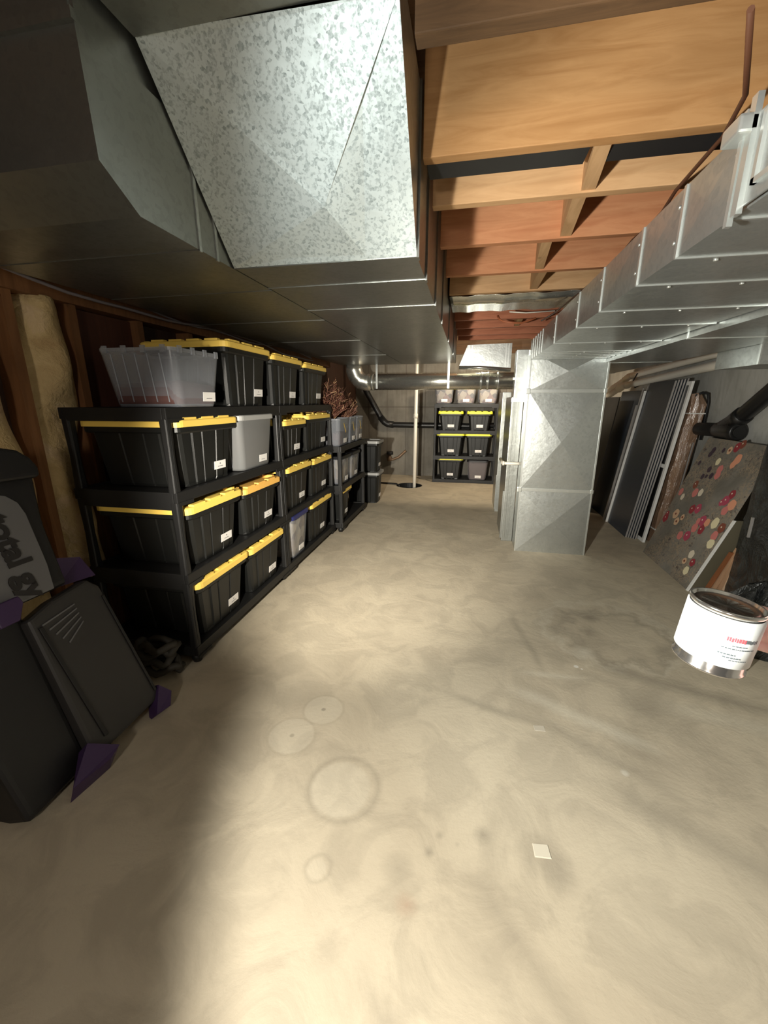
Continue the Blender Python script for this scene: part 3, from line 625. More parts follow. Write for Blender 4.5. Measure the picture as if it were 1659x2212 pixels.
def openbin(label,w,d,h,mat_,lid=None,su=.3,taper=.86,name='clear_bin',cat='storage bin',group='see-through bins',lugs=False,sticker_=True,tape=False,rim=.012):
    t=thing(name,label,cat,(0,0,0),0,group); hx,hy=w/2,d/2
    def RR(k,z,ins=0): return [p+Vector((0,hy,0)) for p in rrect(hx*k-ins,hy*(1-(1-k)*.6)-ins,.035,z,5)]
    mb=MB(); q=.0025
    mb.loft([RR(taper-.03,0),RR(taper,.012),RR(.97,h-.03),RR(.985,h-.012)],None,True,False,True)
    mb.loft([RR(taper-.03,q,q),RR(taper,.012+q,q),RR(.97,h-.03,q),RR(.985,h-.012,q)],None,True,False,True)
    o=mb.obj('body',mat_,t)
    m2=mat_
    rb=MB(); rb.loft([RR(.985,h-.014,.0),RR(1.0,h-.012,-.0),RR(1.0,h,0),RR(.985,h,0),RR(.985,h-.014,0)],None,False,False)
    nr=5
    for k in range(nr):
        u=-.7+1.4*k/(nr-1)
        for sx in (-1,1):
            rb.loft([[Vector((sx*(hx*(taper+(.97-taper)*zz/(h-.03))+.001),hy+u*hy*.9-.003,zz)),Vector((sx*(hx*(taper+(.97-taper)*zz/(h-.03))+.004),hy+u*hy*.9,zz)),Vector((sx*(hx*(taper+(.97-taper)*zz/(h-.03))+.001),hy+u*hy*.9+.003,zz))] for zz in (.02,h*.45,h*.9)])
    if lugs:
        for k in range(4):
            u=-.75+1.5*k/3
            for sx in (-1,1): rb.box(sx*hx-.004,sx*hx+.004,hy+u*hy-.01,hy+u*hy+.01,h-.02,h+.008)
            for sy in (0,1): rb.box(u*hx-.01,u*hx+.01,sy*d-.004,sy*d+.004,h-.02,h+.008)
    rb.obj('rim_and_ribs',mat('clear_rim_plastic',(.34,.36,.40),.25,alpha=.5),t)
    if lid:
        l=MB().loft([[p+Vector((0,hy,0)) for p in rrect(hx+a,hy+a,.035,z)] for z,a in ((h-.012,.0),(h-.012,.006),(h+.012,.006),(h+.016,0),(h+.016,-.02),(h+.008,-.026))])
        l.obj('lid',lid,t)
    if sticker_:
        yb=hy-hy*(1-(1-taper)*.6); fy=lambda zz: yb*(1-zz/h)-.002
        z=h*.10; hh=.04; W=min(.09,w*.5); x=su*hx*.8
        mb=MB(); p=[(x-W/2,fy(z),z),(x+W/2,fy(z),z),(x+W/2,fy(z+hh),z+hh),(x-W/2,fy(z+hh),z+hh)]
        mb.faces(p+[(a,b+.0012,c) for a,b,c in p],[(0,1,2,3),(7,6,5,4),(0,4,5,1),(3,2,6,7),(0,3,7,4),(1,5,6,2)],LBL)
        mb.faces([(x-.022,fy(z+.012)-.0006,z+.011),(x+.02,fy(z+.012)-.0006,z+.011),(x+.02,fy(z+.014)-.0006,z+.0135),(x-.022,fy(z+.014)-.0006,z+.0135)],[(0,1,2,3)],INK)
        mb.obj('label_sticker',None,t)
    if tape:
        fy=lambda zz: (hy-hy*(1-(1-taper)*.6))*(1-zz/h)-.002
        a=(-.25*hx,h*.80); b=(.22*hx,h*.50); 
        mb=MB().faces([(a[0],fy(a[1]),a[1]),(a[0]+.01,fy(a[1]+.012),a[1]+.012),(b[0]+.012,fy(b[1]),b[1]),(b[0],fy(b[1]-.014),b[1]-.014)],[(3,2,1,0)]); mb.obj('yellow_tape',YEL,t)
    return t
def packed(label,bin_t,mode,w,d,h,m,z0=.012,fill=.7,seed=1,name='packed_goods'):
    r=random.Random(seed); mb=MB(); N_=10; rings=[]
    for k in range(5):
        z=z0+(h*fill-z0)*k/4; kk=(.86+.10*z/h)-.05; rings.append([Vector((p.x*(1+.0*r.random()),p.y+d/2,z+(r.uniform(-.02,.02) if k==4 else 0))) for p in rrect(w/2*kk,d/2*(1-(1-kk)*.7),.04,z,5)])
    mb.loft(rings,None,True,True,True); o=mb.obj(name,m); o.location=bin_t.location; o.rotation_euler=bin_t.rotation_euler
    return tag(o,label,'packed goods','packed goods inside bins','stuff')
Z1,Z2,Z3,Z4=.093,.459,.831,1.179
XF=-1.178
def T(label,y0,y1,z,h,x=XF,d=.50,**k):
    t=tote(label,y1-y0,d,h,**k); place(t,'x',x,(y0+y1)/2,z); return t
T('black tote with yellow lid on the bottom tier beside the coiled dark hose',1.512,1.975,Z1,.30)
T('black tote with yellow lid, bottom tier, next to the clear blue lidded bin',1.980,2.437,Z1,.292)
T('black tote with yellow lid on second tier up, right above the bottom near tote',1.512,1.970,Z2,.292)
T('black tote with orange yellow lid on second tier of the first shelving unit',1.975,2.437,Z2,.280,lid=ORG)
T('black tote with yellow lid on third tier beside the frosted grey bin',1.512,1.985,Z3,.30)
T('tallest black tote with yellow lid on top, beside the big clear bin',1.93,2.415,Z4,.318,su=.45)
T('black yellow lidded tote on top, straddling the gap between the two tall units',2.43,2.905,Z4,.305,su=.4)
T('black yellow lidded tote on top nearest the dried plants',2.93,3.42,Z4,.295,su=.4)
T('small black yellow lidded tote on third tier of the middle unit',2.53,2.925,Z3,.25,su=.3)
T('black yellow lidded tote on third tier, next to the clear bins with plants',2.945,3.475,Z3,.275,su=.5)
T('black yellow lidded tote on second tier of middle unit, beside its twin nearer the plants',2.53,2.995,Z2,.305,su=.3)
T('black yellow lidded tote on second tier, closest to the three-tier unit',3.01,3.478,Z2,.295,su=.3)
T('black yellow lidded tote on the bottom tier, past the clear blue lidded bin',2.93,3.44,Z1,.32,su=.2)
T('black yellow lidded tote alone on the bottom of the low three-tier unit',3.575,3.90,Z1,.31,x=-1.12,d=.42,su=.1)
t=tote('dark tote with grey lid on top of its twin, past the three-tier unit',.33,.44,.375,lid=GRYL,su=.1,lidstyle='x'); place(t,'x',-1.02,4.865,.385)
t=tote('dark tote with grey lid standing on the floor under another dark tote',.33,.44,.384,lid=GRYL,su=.1,lidstyle='x'); place(t,'x',-1.02,4.865,0)
def FT(label,x0,x1,z,h,**k):
    t=tote(label,x1-x0,.42,h,group='totes on the back wall shelving',lid=YGR,**k); place(t,'y',(x0+x1)/2,6.265,z); return t
FT('black lime lidded tote on back wall shelf, third tier, nearer the white upright pipe',-.455,-.085,.791,.272,su=0.05)
FT('black lime lidded tote on back wall shelf, third tier, nearer the upright ducts',-.033,.335,.791,.272,su=.05)
FT('black lime lidded tote on back wall shelf, second tier, nearer the white upright pipe',-.467,-.05,.411,.335,su=.05)
FT('black lime lidded tote on back wall shelf, second tier, nearer the upright ducts',-.045,.345,.411,.335,su=.05)
FT('black lime lidded tote on the bottom tier of the back wall shelf',-.455,-.053,.051,.33,su=.05)
# see-through bins
t=openbin('large open clear plastic bin with lugs, on top of the nearest shelving',.33,.36,.232,CLR,su=.5,taper=.80,lugs=True); place(t,'x',-1.155,1.675,Z4+.0005)
packed('dim reddish items lying low in the large open clear bin',t,'x',.33,.36,.232,mat('dim_red_cloth',(.10,.045,.04),.8),fill=.42,seed=2)
t=openbin('frosted grey bin with grey lid between totes on the third tier',.385,.46,.285,CLF,lid=GRYL,su=.4,taper=.84); place(t,'x',XF,2.185,Z3)
packed('muted red and grey fabric inside the frosted grey bin',t,'x',.385,.46,.285,JUMC,fill=.8,seed=3)
t=openbin('clear bin with dark blue lid on the bottom tier of the middle unit',.31,.44,.31,CLR,lid=BLUL,su=.2,taper=.82); place(t,'x',XF,2.71,Z1)
packed('tan papers packed inside the dark blue lidded bin',t,'x',.31,.44,.31,JUMB,fill=.9,seed=4)
for i,(y0,y1,l,pm) in enumerate(((3.52,3.84,'widest clear bin atop the three-tier unit, holding reddish dried plants',JUMC),(3.86,4.09,'middle clear bin with yellow tape atop the three-tier unit',mat('dark_navy_cloth',(.02,.03,.05),.8)),(4.11,4.38,'clear bin with yellow tape atop the three-tier unit, nearest the dark stacked totes',JUMB))):
    t=openbin(l,y1-y0,.42,.245,CLR,su=.2,taper=.88,tape=True); place(t,'x',-1.115,(y0+y1)/2,.811)
    packed(['grey and red goods in the bin holding the dried plants','navy cloth in the middle taped clear bin','tan paper goods in the taped bin nearest the dark stacked totes'][i],t,'x',y1-y0,.42,.245,pm,fill=[.5,.7,.5][i],seed=8+i)
for i,(y0,y1,l) in enumerate(((3.575,3.87,'clear bin with black lid in the middle tier of the low unit, nearer the camera'),(3.90,4.22,'clear bin with black lid in the middle tier of the low unit, farther back'))):
    t=openbin(l,y1-y0,.40,.25,CLR,lid=DKL,su=.2,taper=.86); place(t,'x',-1.12,(y0+y1)/2,.451)
    packed(['cream paper goods in the nearer black lidded clear bin','cream paper goods in the farther black lidded clear bin'][i],t,'x',y1-y0,.40,.25,JUMB,fill=.85,seed=12+i)
for i,(x0,x1,l) in enumerate(((-.52,-.245,'clear bin of cream items atop the back wall shelf, beside the white upright pipe'),(-.215,.08,'middle clear bin of mixed items atop the back wall shelf'),(.105,.40,'clear bin of pink items atop the back wall shelf, beside the upright ducts'))):
    t=openbin(l,x1-x0,.40,.26,CLR,su=.1,taper=.80); place(t,'y',(x0+x1)/2,6.27,1.1755)
    packed(['cream goods in the bin beside the white upright pipe','mixed goods in the middle bin atop the back shelf','pink goods in the bin beside the upright ducts'][i],t,'y',x1-x0,.40,.26,JUMA,fill=.9,seed=20+i)
t=openbin('smoky grey bin with black lid on the bottom tier of the back wall shelf',.305,.40,.285,SMK,lid=DKL,su=.1,taper=.82); place(t,'y',.163,6.265,.051)
packed('grey goods inside the smoky bin',t,'y',.305,.40,.285,mat('grey_violet_goods',(.16,.13,.15),.8),fill=.8,seed=31)
# dried plants
def plant(label,c,n,h,spread,seed,leafm):
    r=random.Random(seed); mb=MB()
    for k in range(n):
        a=r.uniform(0,2*PI); s=r.uniform(.1,1)**.6*spread; hh=h*r.uniform(.6,1)*(1-.35*(s/spread)); p=[]
        for q in range(7):
            u=q/6; p.append((c[0]+.03*math.cos(a)+s*math.cos(a)*u**1.7*.8,c[1]+.03*math.sin(a)+s*math.sin(a)*u**1.7,c[2]+hh*u-.12*s*u**3))
        mb.tube(p,[.0045*(1-.6*q/6) for q in range(7)],TWIG if k%3 else TWR,n=4)
        for q in range(16):
            u=r.uniform(.35,1); i=min(5,int(u*6)); b=Vector(p[i]).lerp(Vector(p[i+1]),u*6-i); d=Vector((r.uniform(-1,1),r.uniform(-1,1),r.uniform(0,1.4))).normalized()*r.uniform(.025,.07)
            w=d.cross(Vector((r.random(),r.random(),.3))).normalized()*.0038
            mb.faces([b-w,b+w,b+d+w*.4,b+d-w*.4],[(0,1,2,3)],(TWIG if r.random()<.5 else TWR) if r.random()<.85 else leafm)
    return tag(mb.obj('dried_plant',None),label,'dried plant','dried plants')
plant('bushy reddish brown dried plant standing in the widest clear bin',(-1.33,3.68,.90),190,.62,.27,5,TWL)
plant('smaller brown and tan dried plant in the bin nearest the dark stacked totes',(-1.30,4.10,.90),140,.50,.20,6,TWL)
# ------------------------------------------------------------------ exercise machine (left)
t=thing('exercise_machine','folded charcoal and purple exercise machine standing against the insulated wall','exercise machine',(-1.16,1.0,0))
k_=.35; ux=Vector((-k_,0,1)).normalized(); nn=Vector((1,0,k_)).normalized()
def G(y,z,off=0): # point on leaning plane, local coords
    p=Vector((-1.14-k_*z,y,z))+nn*off-Vector((-1.16,1.0,0)); return p
def slab(name,pts,t0,t1,m,parent,bev=.008):
    b=bmesh.new(); f=b.faces.new([b.verts.new(G(y,z,t0)) for y,z in pts]); 
    ex=bmesh.ops.extrude_face_region(b,geom=[f]); bmesh.ops.translate(b,verts=[v for v in ex['geom'] if isinstance(v,bmesh.types.BMVert)],vec=nn*(t1-t0))
    bmesh.ops.recalc_face_normals(b,faces=b.faces)
    if bev: bmesh.ops.bevel(b,geom=b.edges[:],offset=bev,segments=3,affect='EDGES',profile=.6)
    mb=MB(); mb.add(b); o=mb.obj(name,m,parent); return o
slab('base_board',[(.882,.05),(1.190,.055),(1.165,.535),(1.13,.575),(.99,.56),(.90,.535)],-.06,.0,GYM,t,.015)
slab('groove_rail',[(.935,.09),(.95,.09),(.928,.50),(.915,.50)],.0,.006,GYMB,t,.002)
slab('groove_rail',[(1.168,.09),(1.178,.09),(1.160,.50),(1.15,.50)],.0,.006,GYMB,t,.002)
for i in range(5): slab('grip_rib',[(.93+.012*i,.50-.022*i),(1.05,.515-.016*i),(1.05,.519-.016*i),(.93+.012*i,.505-.022*i)],.0,.003,PLATE,t,0)
hd=[(.70,.585),(1.078,.585),(1.10,.80),(1.135,.93),(1.145,.965),(1.138,1.0),(1.118,1.03),(1.08,1.048),(1.0,1.055),(.85,1.05),(.72,1.03)]
slab('head_board',hd,-.09,-.015,GYMB,t,.02)
slab('head_cushion',[(.73,.955),(1.138,.945),(1.147,.975),(1.135,1.01),(1.105,1.04),(1.03,1.06),(.85,1.06),(.73,1.03)],-.02,.02,GYMB,t,.015)
plt=slab('name_plate',[(.80,.59),(1.022,.59),(1.038,.67),(1.052,.84),(1.045,.88),(1.02,.908),(.99,.918),(.85,.915),(.80,.90)],-.014,-.006,PLATE,t,.003)
cu=bpy.data.curves.new('lettering','FONT'); cu.body='total gy'; cu.size=.098; cu.extrude=.0015; cu.offset=.0035; cu.space_character=.98; cu.materials.append(LET); cu.align_x='LEFT'; cu.resolution_u=3
tmp=bpy.data.objects.new('tmp',cu); COL.objects.link(tmp); bpy.context.view_layer.update(); me=bpy.data.meshes.new_from_object(tmp.evaluated_get(bpy.context.evaluated_depsgraph_get())); bpy.data.objects.remove(tmp)
lo=bpy.data.objects.new('lettering',me); COL.objects.link(lo); lo.parent=t
xa=-ux; za=nn; ya=za.cross(xa); Mx=Matrix((xa,ya,za)).transposed().to_4x4(); Mx.translation=G(.932,.862,-.004); lo.matrix_local=Mx
slab('front_badge',[(.82,.548),(.875,.548),(.905,.592),(.90,.615),(.82,.615)],.0,.02,PURP,t,.005)
MB().hexa([G(.77,.0,-.01),G(.90,.0,.01),G(.95,.03,.0),G(.86,.10,-.02),G(.77,.05,.035),G(.89,.04,.05),G(.94,.05,.04),G(.87,.12,.02)]).obj('foot',PURP,t)
MB().hexa([G(1.12,.0,-.03),G(1.19,.0,-.02),G(1.225,.04,-.03),G(1.19,.10,-.05),G(1.12,.02,.02),G(1.18,.012,.03),G(1.22,.05,.02),G(1.19,.10,.01)]).obj('foot',PURP,t)
MB().hexa([G(1.06,.585,-.10),G(1.20,.57,-.10),G(1.20,.65,-.12),G(1.10,.68,-.12),G(1.06,.585,-.05),G(1.20,.57,-.04),G(1.20,.65,-.07),G(1.10,.68,-.06)]).obj('side_bracket',PURP,t)
slab('lower_housing',[(.68,.03),(.885,.04),(.912,.52),(.93,.60),(.68,.61)],-.26,-.035,GYMB,t,.02)
MB().tube([(-.10,-.19,.03),(-.26,-.17,.55),(-.40,-.16,1.0)],.022,n=12).obj('frame_tube',GYMB,t)
MB().tube([(-.16,-.30,.02),(-.34,-.26,.56)],.022,n=12).obj('frame_tube',GYMB,t)
for y in (-.24,-.14): MB().lathe([(0,-.02),(.05,-.02),(.06,-.01),(.06,.01),(.05,.02),(0,.02)],n=24,M=Matrix.Translation((-.24,y,.062))@Matrix.Rotation(PI/2,4,'X')).obj('wheel',RUB,t)
# dark hose coil
mb=MB(); p=[]
for k in range(90):
    a=k*.28; r_=.085+.02*math.sin(k*.37); p.append((-1.33+r_*math.cos(a)*1.1,1.375+r_*.55*math.sin(a)+.01*math.sin(k),.02+.0016*k+.012*math.sin(k*1.3)))
mb.tube(p,.016,n=8); tag(mb.obj('coiled_hose',mat('dull_dark_hose',(.035,.03,.022),.7)),'dark coiled hose heaped on the floor at the foot of the shelving','hose')
# ------------------------------------------------------------------ leaning boards on right
def lean(name,label,cat,xb,xt,y0,y1,zt,th,m,edge=None,em=None,group='boards leaning on the wall',z0=0):
    t=thing(name,label,cat,(xb,y0,z0),0,group); s=(xt-xb)/zt; 
    MB().hexa([(0,0,0),(th,0,0),(th,y1-y0,0),(0,y1-y0,0),(s*zt,0,zt),(s*zt+th,0,zt),(s*zt+th,y1-y0,zt),(s*zt,y1-y0,zt)]).obj('panel_face',m,t)
    if edge:
        e=.004
        MB().hexa([(0-e*0,-e,0),(th,-e,0),(th,0,0),(0,0,0),(s*zt,-e,zt),(s*zt+th,-e,zt),(s*zt+th,0,zt),(s*zt,0,zt)]).obj('edge_band',em or SIL,t)
    return t
lean('laminate_board','widest dark slate board leaning in front of the others, pale edged','board',1.462,1.648,3.93,4.42,1.37,.014,NAVY,True)
for i in range(4):
    lean('laminate_board',['dark board second in the front stack, pale edge showing','dark board third in the front stack, pale edge showing','dark board fourth in the front stack, pale edge showing','dark board rearmost of the front stack, pale edge showing'][i],'board',1.480+.016*i,1.667+.017*i,3.92-.012*i,4.40-.01*i,1.375+.003*i,.011,NAVY,True)
# white frame
t=thing('framed_screen','tall white framed dark panel leaning behind the slate boards','framed panel',(1.56,3.83,0),0,'boards leaning on the wall'); zt=1.36; s=.155/zt
def bar(y0,y1,z0,z1,m=WHT,th=.02,off=0,name='frame_bar'):
    MB().hexa([(s*z0+off,y0,z0),(s*z0+th+off,y0,z0),(s*z0+th+off,y1,z0),(s*z0+off,y1,z0),(s*z1+off,y0,z1),(s*z1+th+off,y0,z1),(s*z1+th+off,y1,z1),(s*z1+off,y1,z1)]).obj(name,m,t)
bar(-.03,.0,0,zt); bar(.5,.53,0,zt); bar(0,.5,0,.03); bar(0,.5,zt-.03,zt); bar(0,.5,.66,.69); bar(0,.5,.03,zt-.03,GYMB,.008,.006,'dark_panel')
# wrapped cardboard
t=thing('wrapped_cardboard','tall brown cardboard pack in shiny plastic wrap with rounded top','cardboard pack',(1.625,3.80,0),0,'boards leaning on the wall')
mb=MB(); rings=[]
for k in range(15):
    u=k/14; z=1.262*u; top=max(0,(u-.93)/.07); w=.115*(1-.45*top**2); x=.118*u; q=.006*math.sin(u*23)
    rings.append([Vector((x+q,0+.02*top,z)),Vector((x+w*.45,-.012+.0*q,z+.012*math.sin(u*9))),Vector((x+w,0+.03*top,z+.01)),Vector((x+w,.30,z)),Vector((x,.30,z))])
mb.loft(rings,None,True,True); mb.obj('cardboard_body',CARD,t)
for u in (.10,.88):
    MB().box(.118*u-.003,.118*u+.118,-.016,.302,1.262*u-.004,1.262*u+.004).obj('strap',WHT,t)
MB().tube([(.125,.02,1.20),(.14,.0,1.255),(.18,-.0,1.272),(.222,.005,1.262),(.238,.01,1.2),(.235,.01,.9)],.010,n=8).obj('black_edging',RUB,t)
# dark boards far left group
lean('laminate_board','thin silver framed dark board deep in the shadow behind the tall upright duct','board',1.47,1.655,4.46,5.15,1.31,.008,NAVY,True,SIL)
lean('laminate_board','plain black board in the shadow nearest the tall upright duct','board',1.38,1.52,4.80,5.30,1.25,.012,GYMB,True,mat('dim_edge',(.06,.055,.05),.5))
for i,(y,xb,xt,zz,w,m) in enumerate(((4.50,1.435,1.585,1.17,.018,SIL),(4.44,1.445,1.615,1.30,.02,WHT),(4.52,1.455,1.63,1.33,.008,SIL),(4.47,1.475,1.65,1.35,.006,SIL))):
    lean('trim_strip',['short grey trim strip leaning deepest in the shadow','bright white trim strip leaning beside the widest slate board','thin grey trim strip just behind the bright white strip','thinnest grey trim strip touching the widest slate board'][i],'trim strip',xb,xt,y,y+.012,zz,w,m,group='trim strips')
lean('laminate_board','small dark boards edge-on between cardboard pack and painting, front one','board',1.70,1.775,3.80,4.0,.885,.012,NAVY,True); lean('laminate_board','small dark board behind the cardboard pack, rear one beside the painting','board',1.722,1.797,3.79,4.0,.88,.010,GYMB,True)
# painting
t=thing('canvas_painting','large dark floral canvas painting leaning against the concrete wall','painting',(1.47,3.54,0)); s=.33

FC={'r':(.30,.03,.045),'m':(.42,.06,.11),'p':(.62,.20,.18),'c':(.75,.33,.20),'y':(.78,.70,.46),'w':(.74,.66,.52),'t':(.66,.44,.28),'d':(.05,.03,.05),'b':(.22,.06,.035)}
FMT={k:mat('paint_'+n,c,.55) for (k,c),n in zip(FC.items(),['crimson','magenta','pink','coral','yellow','cream','tan','plum','rust'])}
FL=[(3.216,.879,.036,'t'),(3.159,.906,.046,'r'),(3.12,.93,.04,'b'),(3.084,.834,.05,'c'),(3.10,.80,.04,'c'),(3.267,.795,.036,'y'),(3.313,.731,.03,'d'),(3.20,.75,.04,'p'),(3.19,.71,.04,'p'),(3.366,.609,.042,'b'),(3.317,.557,.045,'p'),(3.256,.571,.038,'w'),(3.493,.527,.04,'p'),(3.438,.499,.034,'w'),(2.939,.627,.042,'r'),(2.963,.581,.045,'m'),(2.99,.56,.03,'m'),(2.887,.569,.048,'c'),(2.917,.524,.04,'p'),(3.241,.45,.046,'r'),(3.18,.469,.048,'m'),(3.498,.311,.046,'r'),(3.505,.345,.03,'r'),(3.395,.373,.05,'t'),(3.336,.329,.04,'t'),(3.294,.373,.032,'t'),(3.062,.413,.05,'m'),(3.10,.40,.03,'p'),(3.007,.415,.038,'c'),(2.932,.434,.052,'y'),(3.098,.35,.045,'p'),(3.023,.359,.045,'r'),(3.202,.259,.042,'p'),(3.125,.281,.048,'m'),(2.85,.425,.045,'b'),(2.87,.365,.045,'p'),(2.86,.315,.045,'y'),(2.97,.197,.04,'w'),(2.998,.137,.03,'t'),(2.915,.158,.036,'r'),(2.928,.093,.040,'y'),(3.34,.674,.028,'d'),(3.30,.683,.02,'d'),(3.25,.695,.03,'d'),(3.469,.756,.025,'d'),(3.389,.859,.034,'d'),(3.40,.83,.03,'d'),(3.278,.872,.024,'d')]
mb=MB().hexa([(0,-.71,0),(.022,-.71,-.0),(.022,0,0),(0,0,0),(.311,-.71,.943),(.333,-.71,.943),(.333,0,.943),(.311,0,.943)],CANV); pn=Vector((-1,0,.33)).normalized(); pu=Vector((0,-1,0)); pv=Vector((.33,0,1)).normalized()
r=random.Random(4)
for i,(y,z,rad,c) in enumerate(FL):
    ce=Vector((.33*z,y-3.54,z))+pn*(.0012+.00004*i); n=14; asp=r.uniform(.8,1.0); V=[ce+pn*.0006]; rad*=.78
    for k in range(n): a=2*PI*k/n; q=rad*(1+.06*math.sin(5*a+i)); V.append(ce+pu*q*math.cos(a)*asp+pv*q*math.sin(a))
    mb.faces(V,[(0,1+k,1+(k+1)%n) for k in range(n)],FMT[c])
    if c in 'rmb':
        V=[ce+pn*.001+pu*(-.005)+pv*.005+pu*.006*math.cos(2*PI*k/8)+pv*.006*math.sin(2*PI*k/8) for k in range(8)]; mb.faces(V,[tuple(range(8))],FMT['w'])
    if c=='t':
        V=[ce+pn*.001+pu*.011*math.cos(2*PI*k/8)+pv*.009*math.sin(2*PI*k/8) for k in range(8)]; mb.faces(V,[tuple(range(8))],FMT['b'])
mb.obj('canvas',None,t)
# side board with white edge
t=thing('picture_board','olive backed board with white edge standing beside the floral painting','board',(1.473,2.80,0))
MB().hexa([(0,0,0),(.30,0,0),(.40,0,.49),(.177,0,.49),(0,.012,0),(.30,.012,0),(.40,.012,.49),(.177,.012,.49)]).obj('board_face',mat('olive_grey_board',(.11,.095,.06),.6),t)
MB().hexa([(-.010,-.002,0),(.0,-.002,0),(.177,-.002,.49),(.167,-.002,.49),(-.010,.016,0),(0,.016,0),(.177,.016,.49),(.167,.016,.49)]).obj('white_edge',WHT,t)
sk=[(1.525,1.63,.30,0,.020,'dark stained wood stick nearest the white board edge'),(1.555,1.655,.33,1,.022,'brown wood stick second in the bundle'),(1.585,1.668,.36,1,.020,'brown wood stick in the middle of the bundle'),(1.612,1.680,.39,2,.022,'tan wood stick leaning beside the cream one'),(1.645,1.690,.42,2,.022,'tan wood stick tallest of the bundle'),(1.675,1.70,.25,3,.034,'short wide cream wood block closest to the black bag'),(1.60,1.66,.0,3,.0,'')]
for i,(xb,xt,zt,mi,w,l) in enumerate(sk[:-1]):
    y=2.765-.006*i
    tag(MB().hexa([(xb,y-.02,.001),(xb+w,y-.02,.001),(xb+w,y,.001),(xb,y,.001),(xt,y-.02,zt),(xt+w*.8,y-.02,zt),(xt+w*.8,y,zt),(xt,y,zt)]).obj('wood_stick',STK[mi]),l,'wood stick','leaning wood sticks')
# black bag
t=thing('gear_bag','tall glossy black padded bag standing at the edge of the frame','bag',(1.72,2.50,0))
mb=MB(); rings=[]; r=random.Random(9)
for k in range(26):
    u=k/25; z=1.05*u; top=max(0,(u-.92)/.08); bot=max(0,(.05-u)/.05)
    hx=.10*(1-.5*top**2)*(1-.25*bot); hy=.295*(1-.25*top**2)*(1-.1*bot); ring=[]
    for j in range(40):
        a=2*PI*j/40; c_,s_=math.cos(a),math.sin(a); e=.45
        x=hx*abs(c_)**e*(1 if c_>=0 else -1); y=hy*abs(s_)**e*(1 if s_>=0 else -1)
        f=1+.03*math.sin(11*u+3*a)+.02*math.sin(29*u-5*a)
        ring.append(Vector((x*f+.06*u,y*(1+.01*math.sin(13*u+a)),z)))
    rings.append(ring)
mb.loft(rings,None,True,True,True); mb.obj('bag_body',BAG,t)
MB().tube([(.04,.12,1.03),(.03,.10,1.11),(.03,.0,1.13),(.03,-.1,1.11),(.04,-.12,1.03)],.012,n=8).obj('carry_handle',RUB,t)
MB().box(-.10,-.088,.12,.13,.44,.56).obj('zip_pull',SIL,t)
# crumpled sheet in front of bag
t=thing('crumpled_sheet','crumpled dark plastic sheet heaped on the floor before the black bag','plastic sheet',(1.50,2.22,0))
mb=MB(); r=random.Random(2); rings=[]
for k in range(9):
    u=k/8; rr_=math.cos(u*PI/2)**.6
    rings.append([Vector(((.20*rr_+.001)*math.cos(a)*(1+.18*math.sin(5*a+7*u)+.08*math.sin(13*a-9*u))*(.62 if math.cos(a)>0 else 1.0),(.22*rr_+.001)*math.sin(a)*(1+.12*math.sin(4*a-5*u)),.30*u*(1+.12*math.sin(6*a)))) for a in [2*PI*j/48 for j in range(48)]])
mb.loft(rings,None,True,True,True); mb.obj('sheet_fold',BAG,t)
tag(MB().tube([(1.30,1.92,.01),(1.40,1.99,.22),(1.45,2.02,.36)],.010,n=8).obj('grey_rod',SIL),'thin grey rod leaning on the crumpled sheet','rod')
tag(MB().lathe([(0,0),(.018,0),(.022,.01),(.02,.03),(.008,.034),(0,.034)],n=16,c=(1.60,2.62,0)).obj('small_cap',mat('orange_cap',(.8,.45,.2),.4)),'small orange cap on the floor by the cream wood block','cap')
# things on floor
tag(MB().hexa([(.238,.893,.0005),(.283,.897,.0005),(.279,.934,.0005),(.236,.93,.0005),(.24,.895,.003),(.281,.899,.003),(.277,.932,.003),(.238,.928,.003)]).obj('paper_scrap',mat('cream_scrap',(.62,.57,.46),.8)),'small square cream scrap stuck on the floor among dark smudges','scrap')
tag(MB().hexa([(.305,1.36,.0003),(.345,1.362,.0003),(.342,1.392,.0003),(.303,1.388,.0003),(.306,1.362,.0012),(.344,1.364,.0012),(.341,1.39,.0012),(.304,1.386,.0012)]).obj('paper_scrap',mat('faint_scrap',(.50,.45,.36),.8)),'faint square patch stuck on the floor, farther from camera than the cream scrap','scrap')
# ------------------------------------------------------------------ can held in hand
Rv=Vector((0.97988965,0.19954018,0)); Uv=Vector((-0.05203555,0.25553298,0.96539898)); Fv=Vector((-0.19263588,0.94598447,-0.2607773))
CAM=Vector((0,0,1.2)); cc=CAM+.535*(Fv+Rv*((1549-829.5)/880)-Uv*((1366-1106)/880))
ax=(Vector((0,0,1))+Rv*.10-Fv*.02).normalized(); e2=(Rv-ax*Rv.dot(ax)).normalized(); e1=ax.cross(e2).normalized()  # e1 points away from camera
Mc=Matrix((e2,e1,ax)).transposed().to_4x4(); Mc.translation=cc-ax*.043
t=thing('tin_can','white wrapped tin can with silver rims held up by a hand','can',(0,0,0)); t.matrix_world=Mc
rc,hc=.0405,.088
MB().lathe([(0,0),(rc-.003,0),(rc,.002),(rc,.004),(rc-.002,.006),(rc-.002,hc-.006),(rc,hc-.004),(rc,hc),(rc-.003,hc),(rc-.004,hc-.005),(0,hc-.005)],n=64).obj('can_body',CANM,t)
mb=MB(); mb.loft([[Vector((q*math.cos(2*PI*k/64),q*math.sin(2*PI*k/64),z)) for k in range(64)] for q,z in ((rc-.0015,.016),(rc+.0006,.0162),(rc+.0006,hc-.0082),(rc-.0015,hc-.008))],None,False,False,True); mb.obj('paper_wrap',CANW,t)
MB().lathe([(0,hc-.0055),(rc-.0055,hc-.0055),(rc-.0055,hc-.0035),(rc-.012,hc-.003),(rc-.014,hc-.005),(0,hc-.005)],n=48).obj('can_lid',CANI,t)
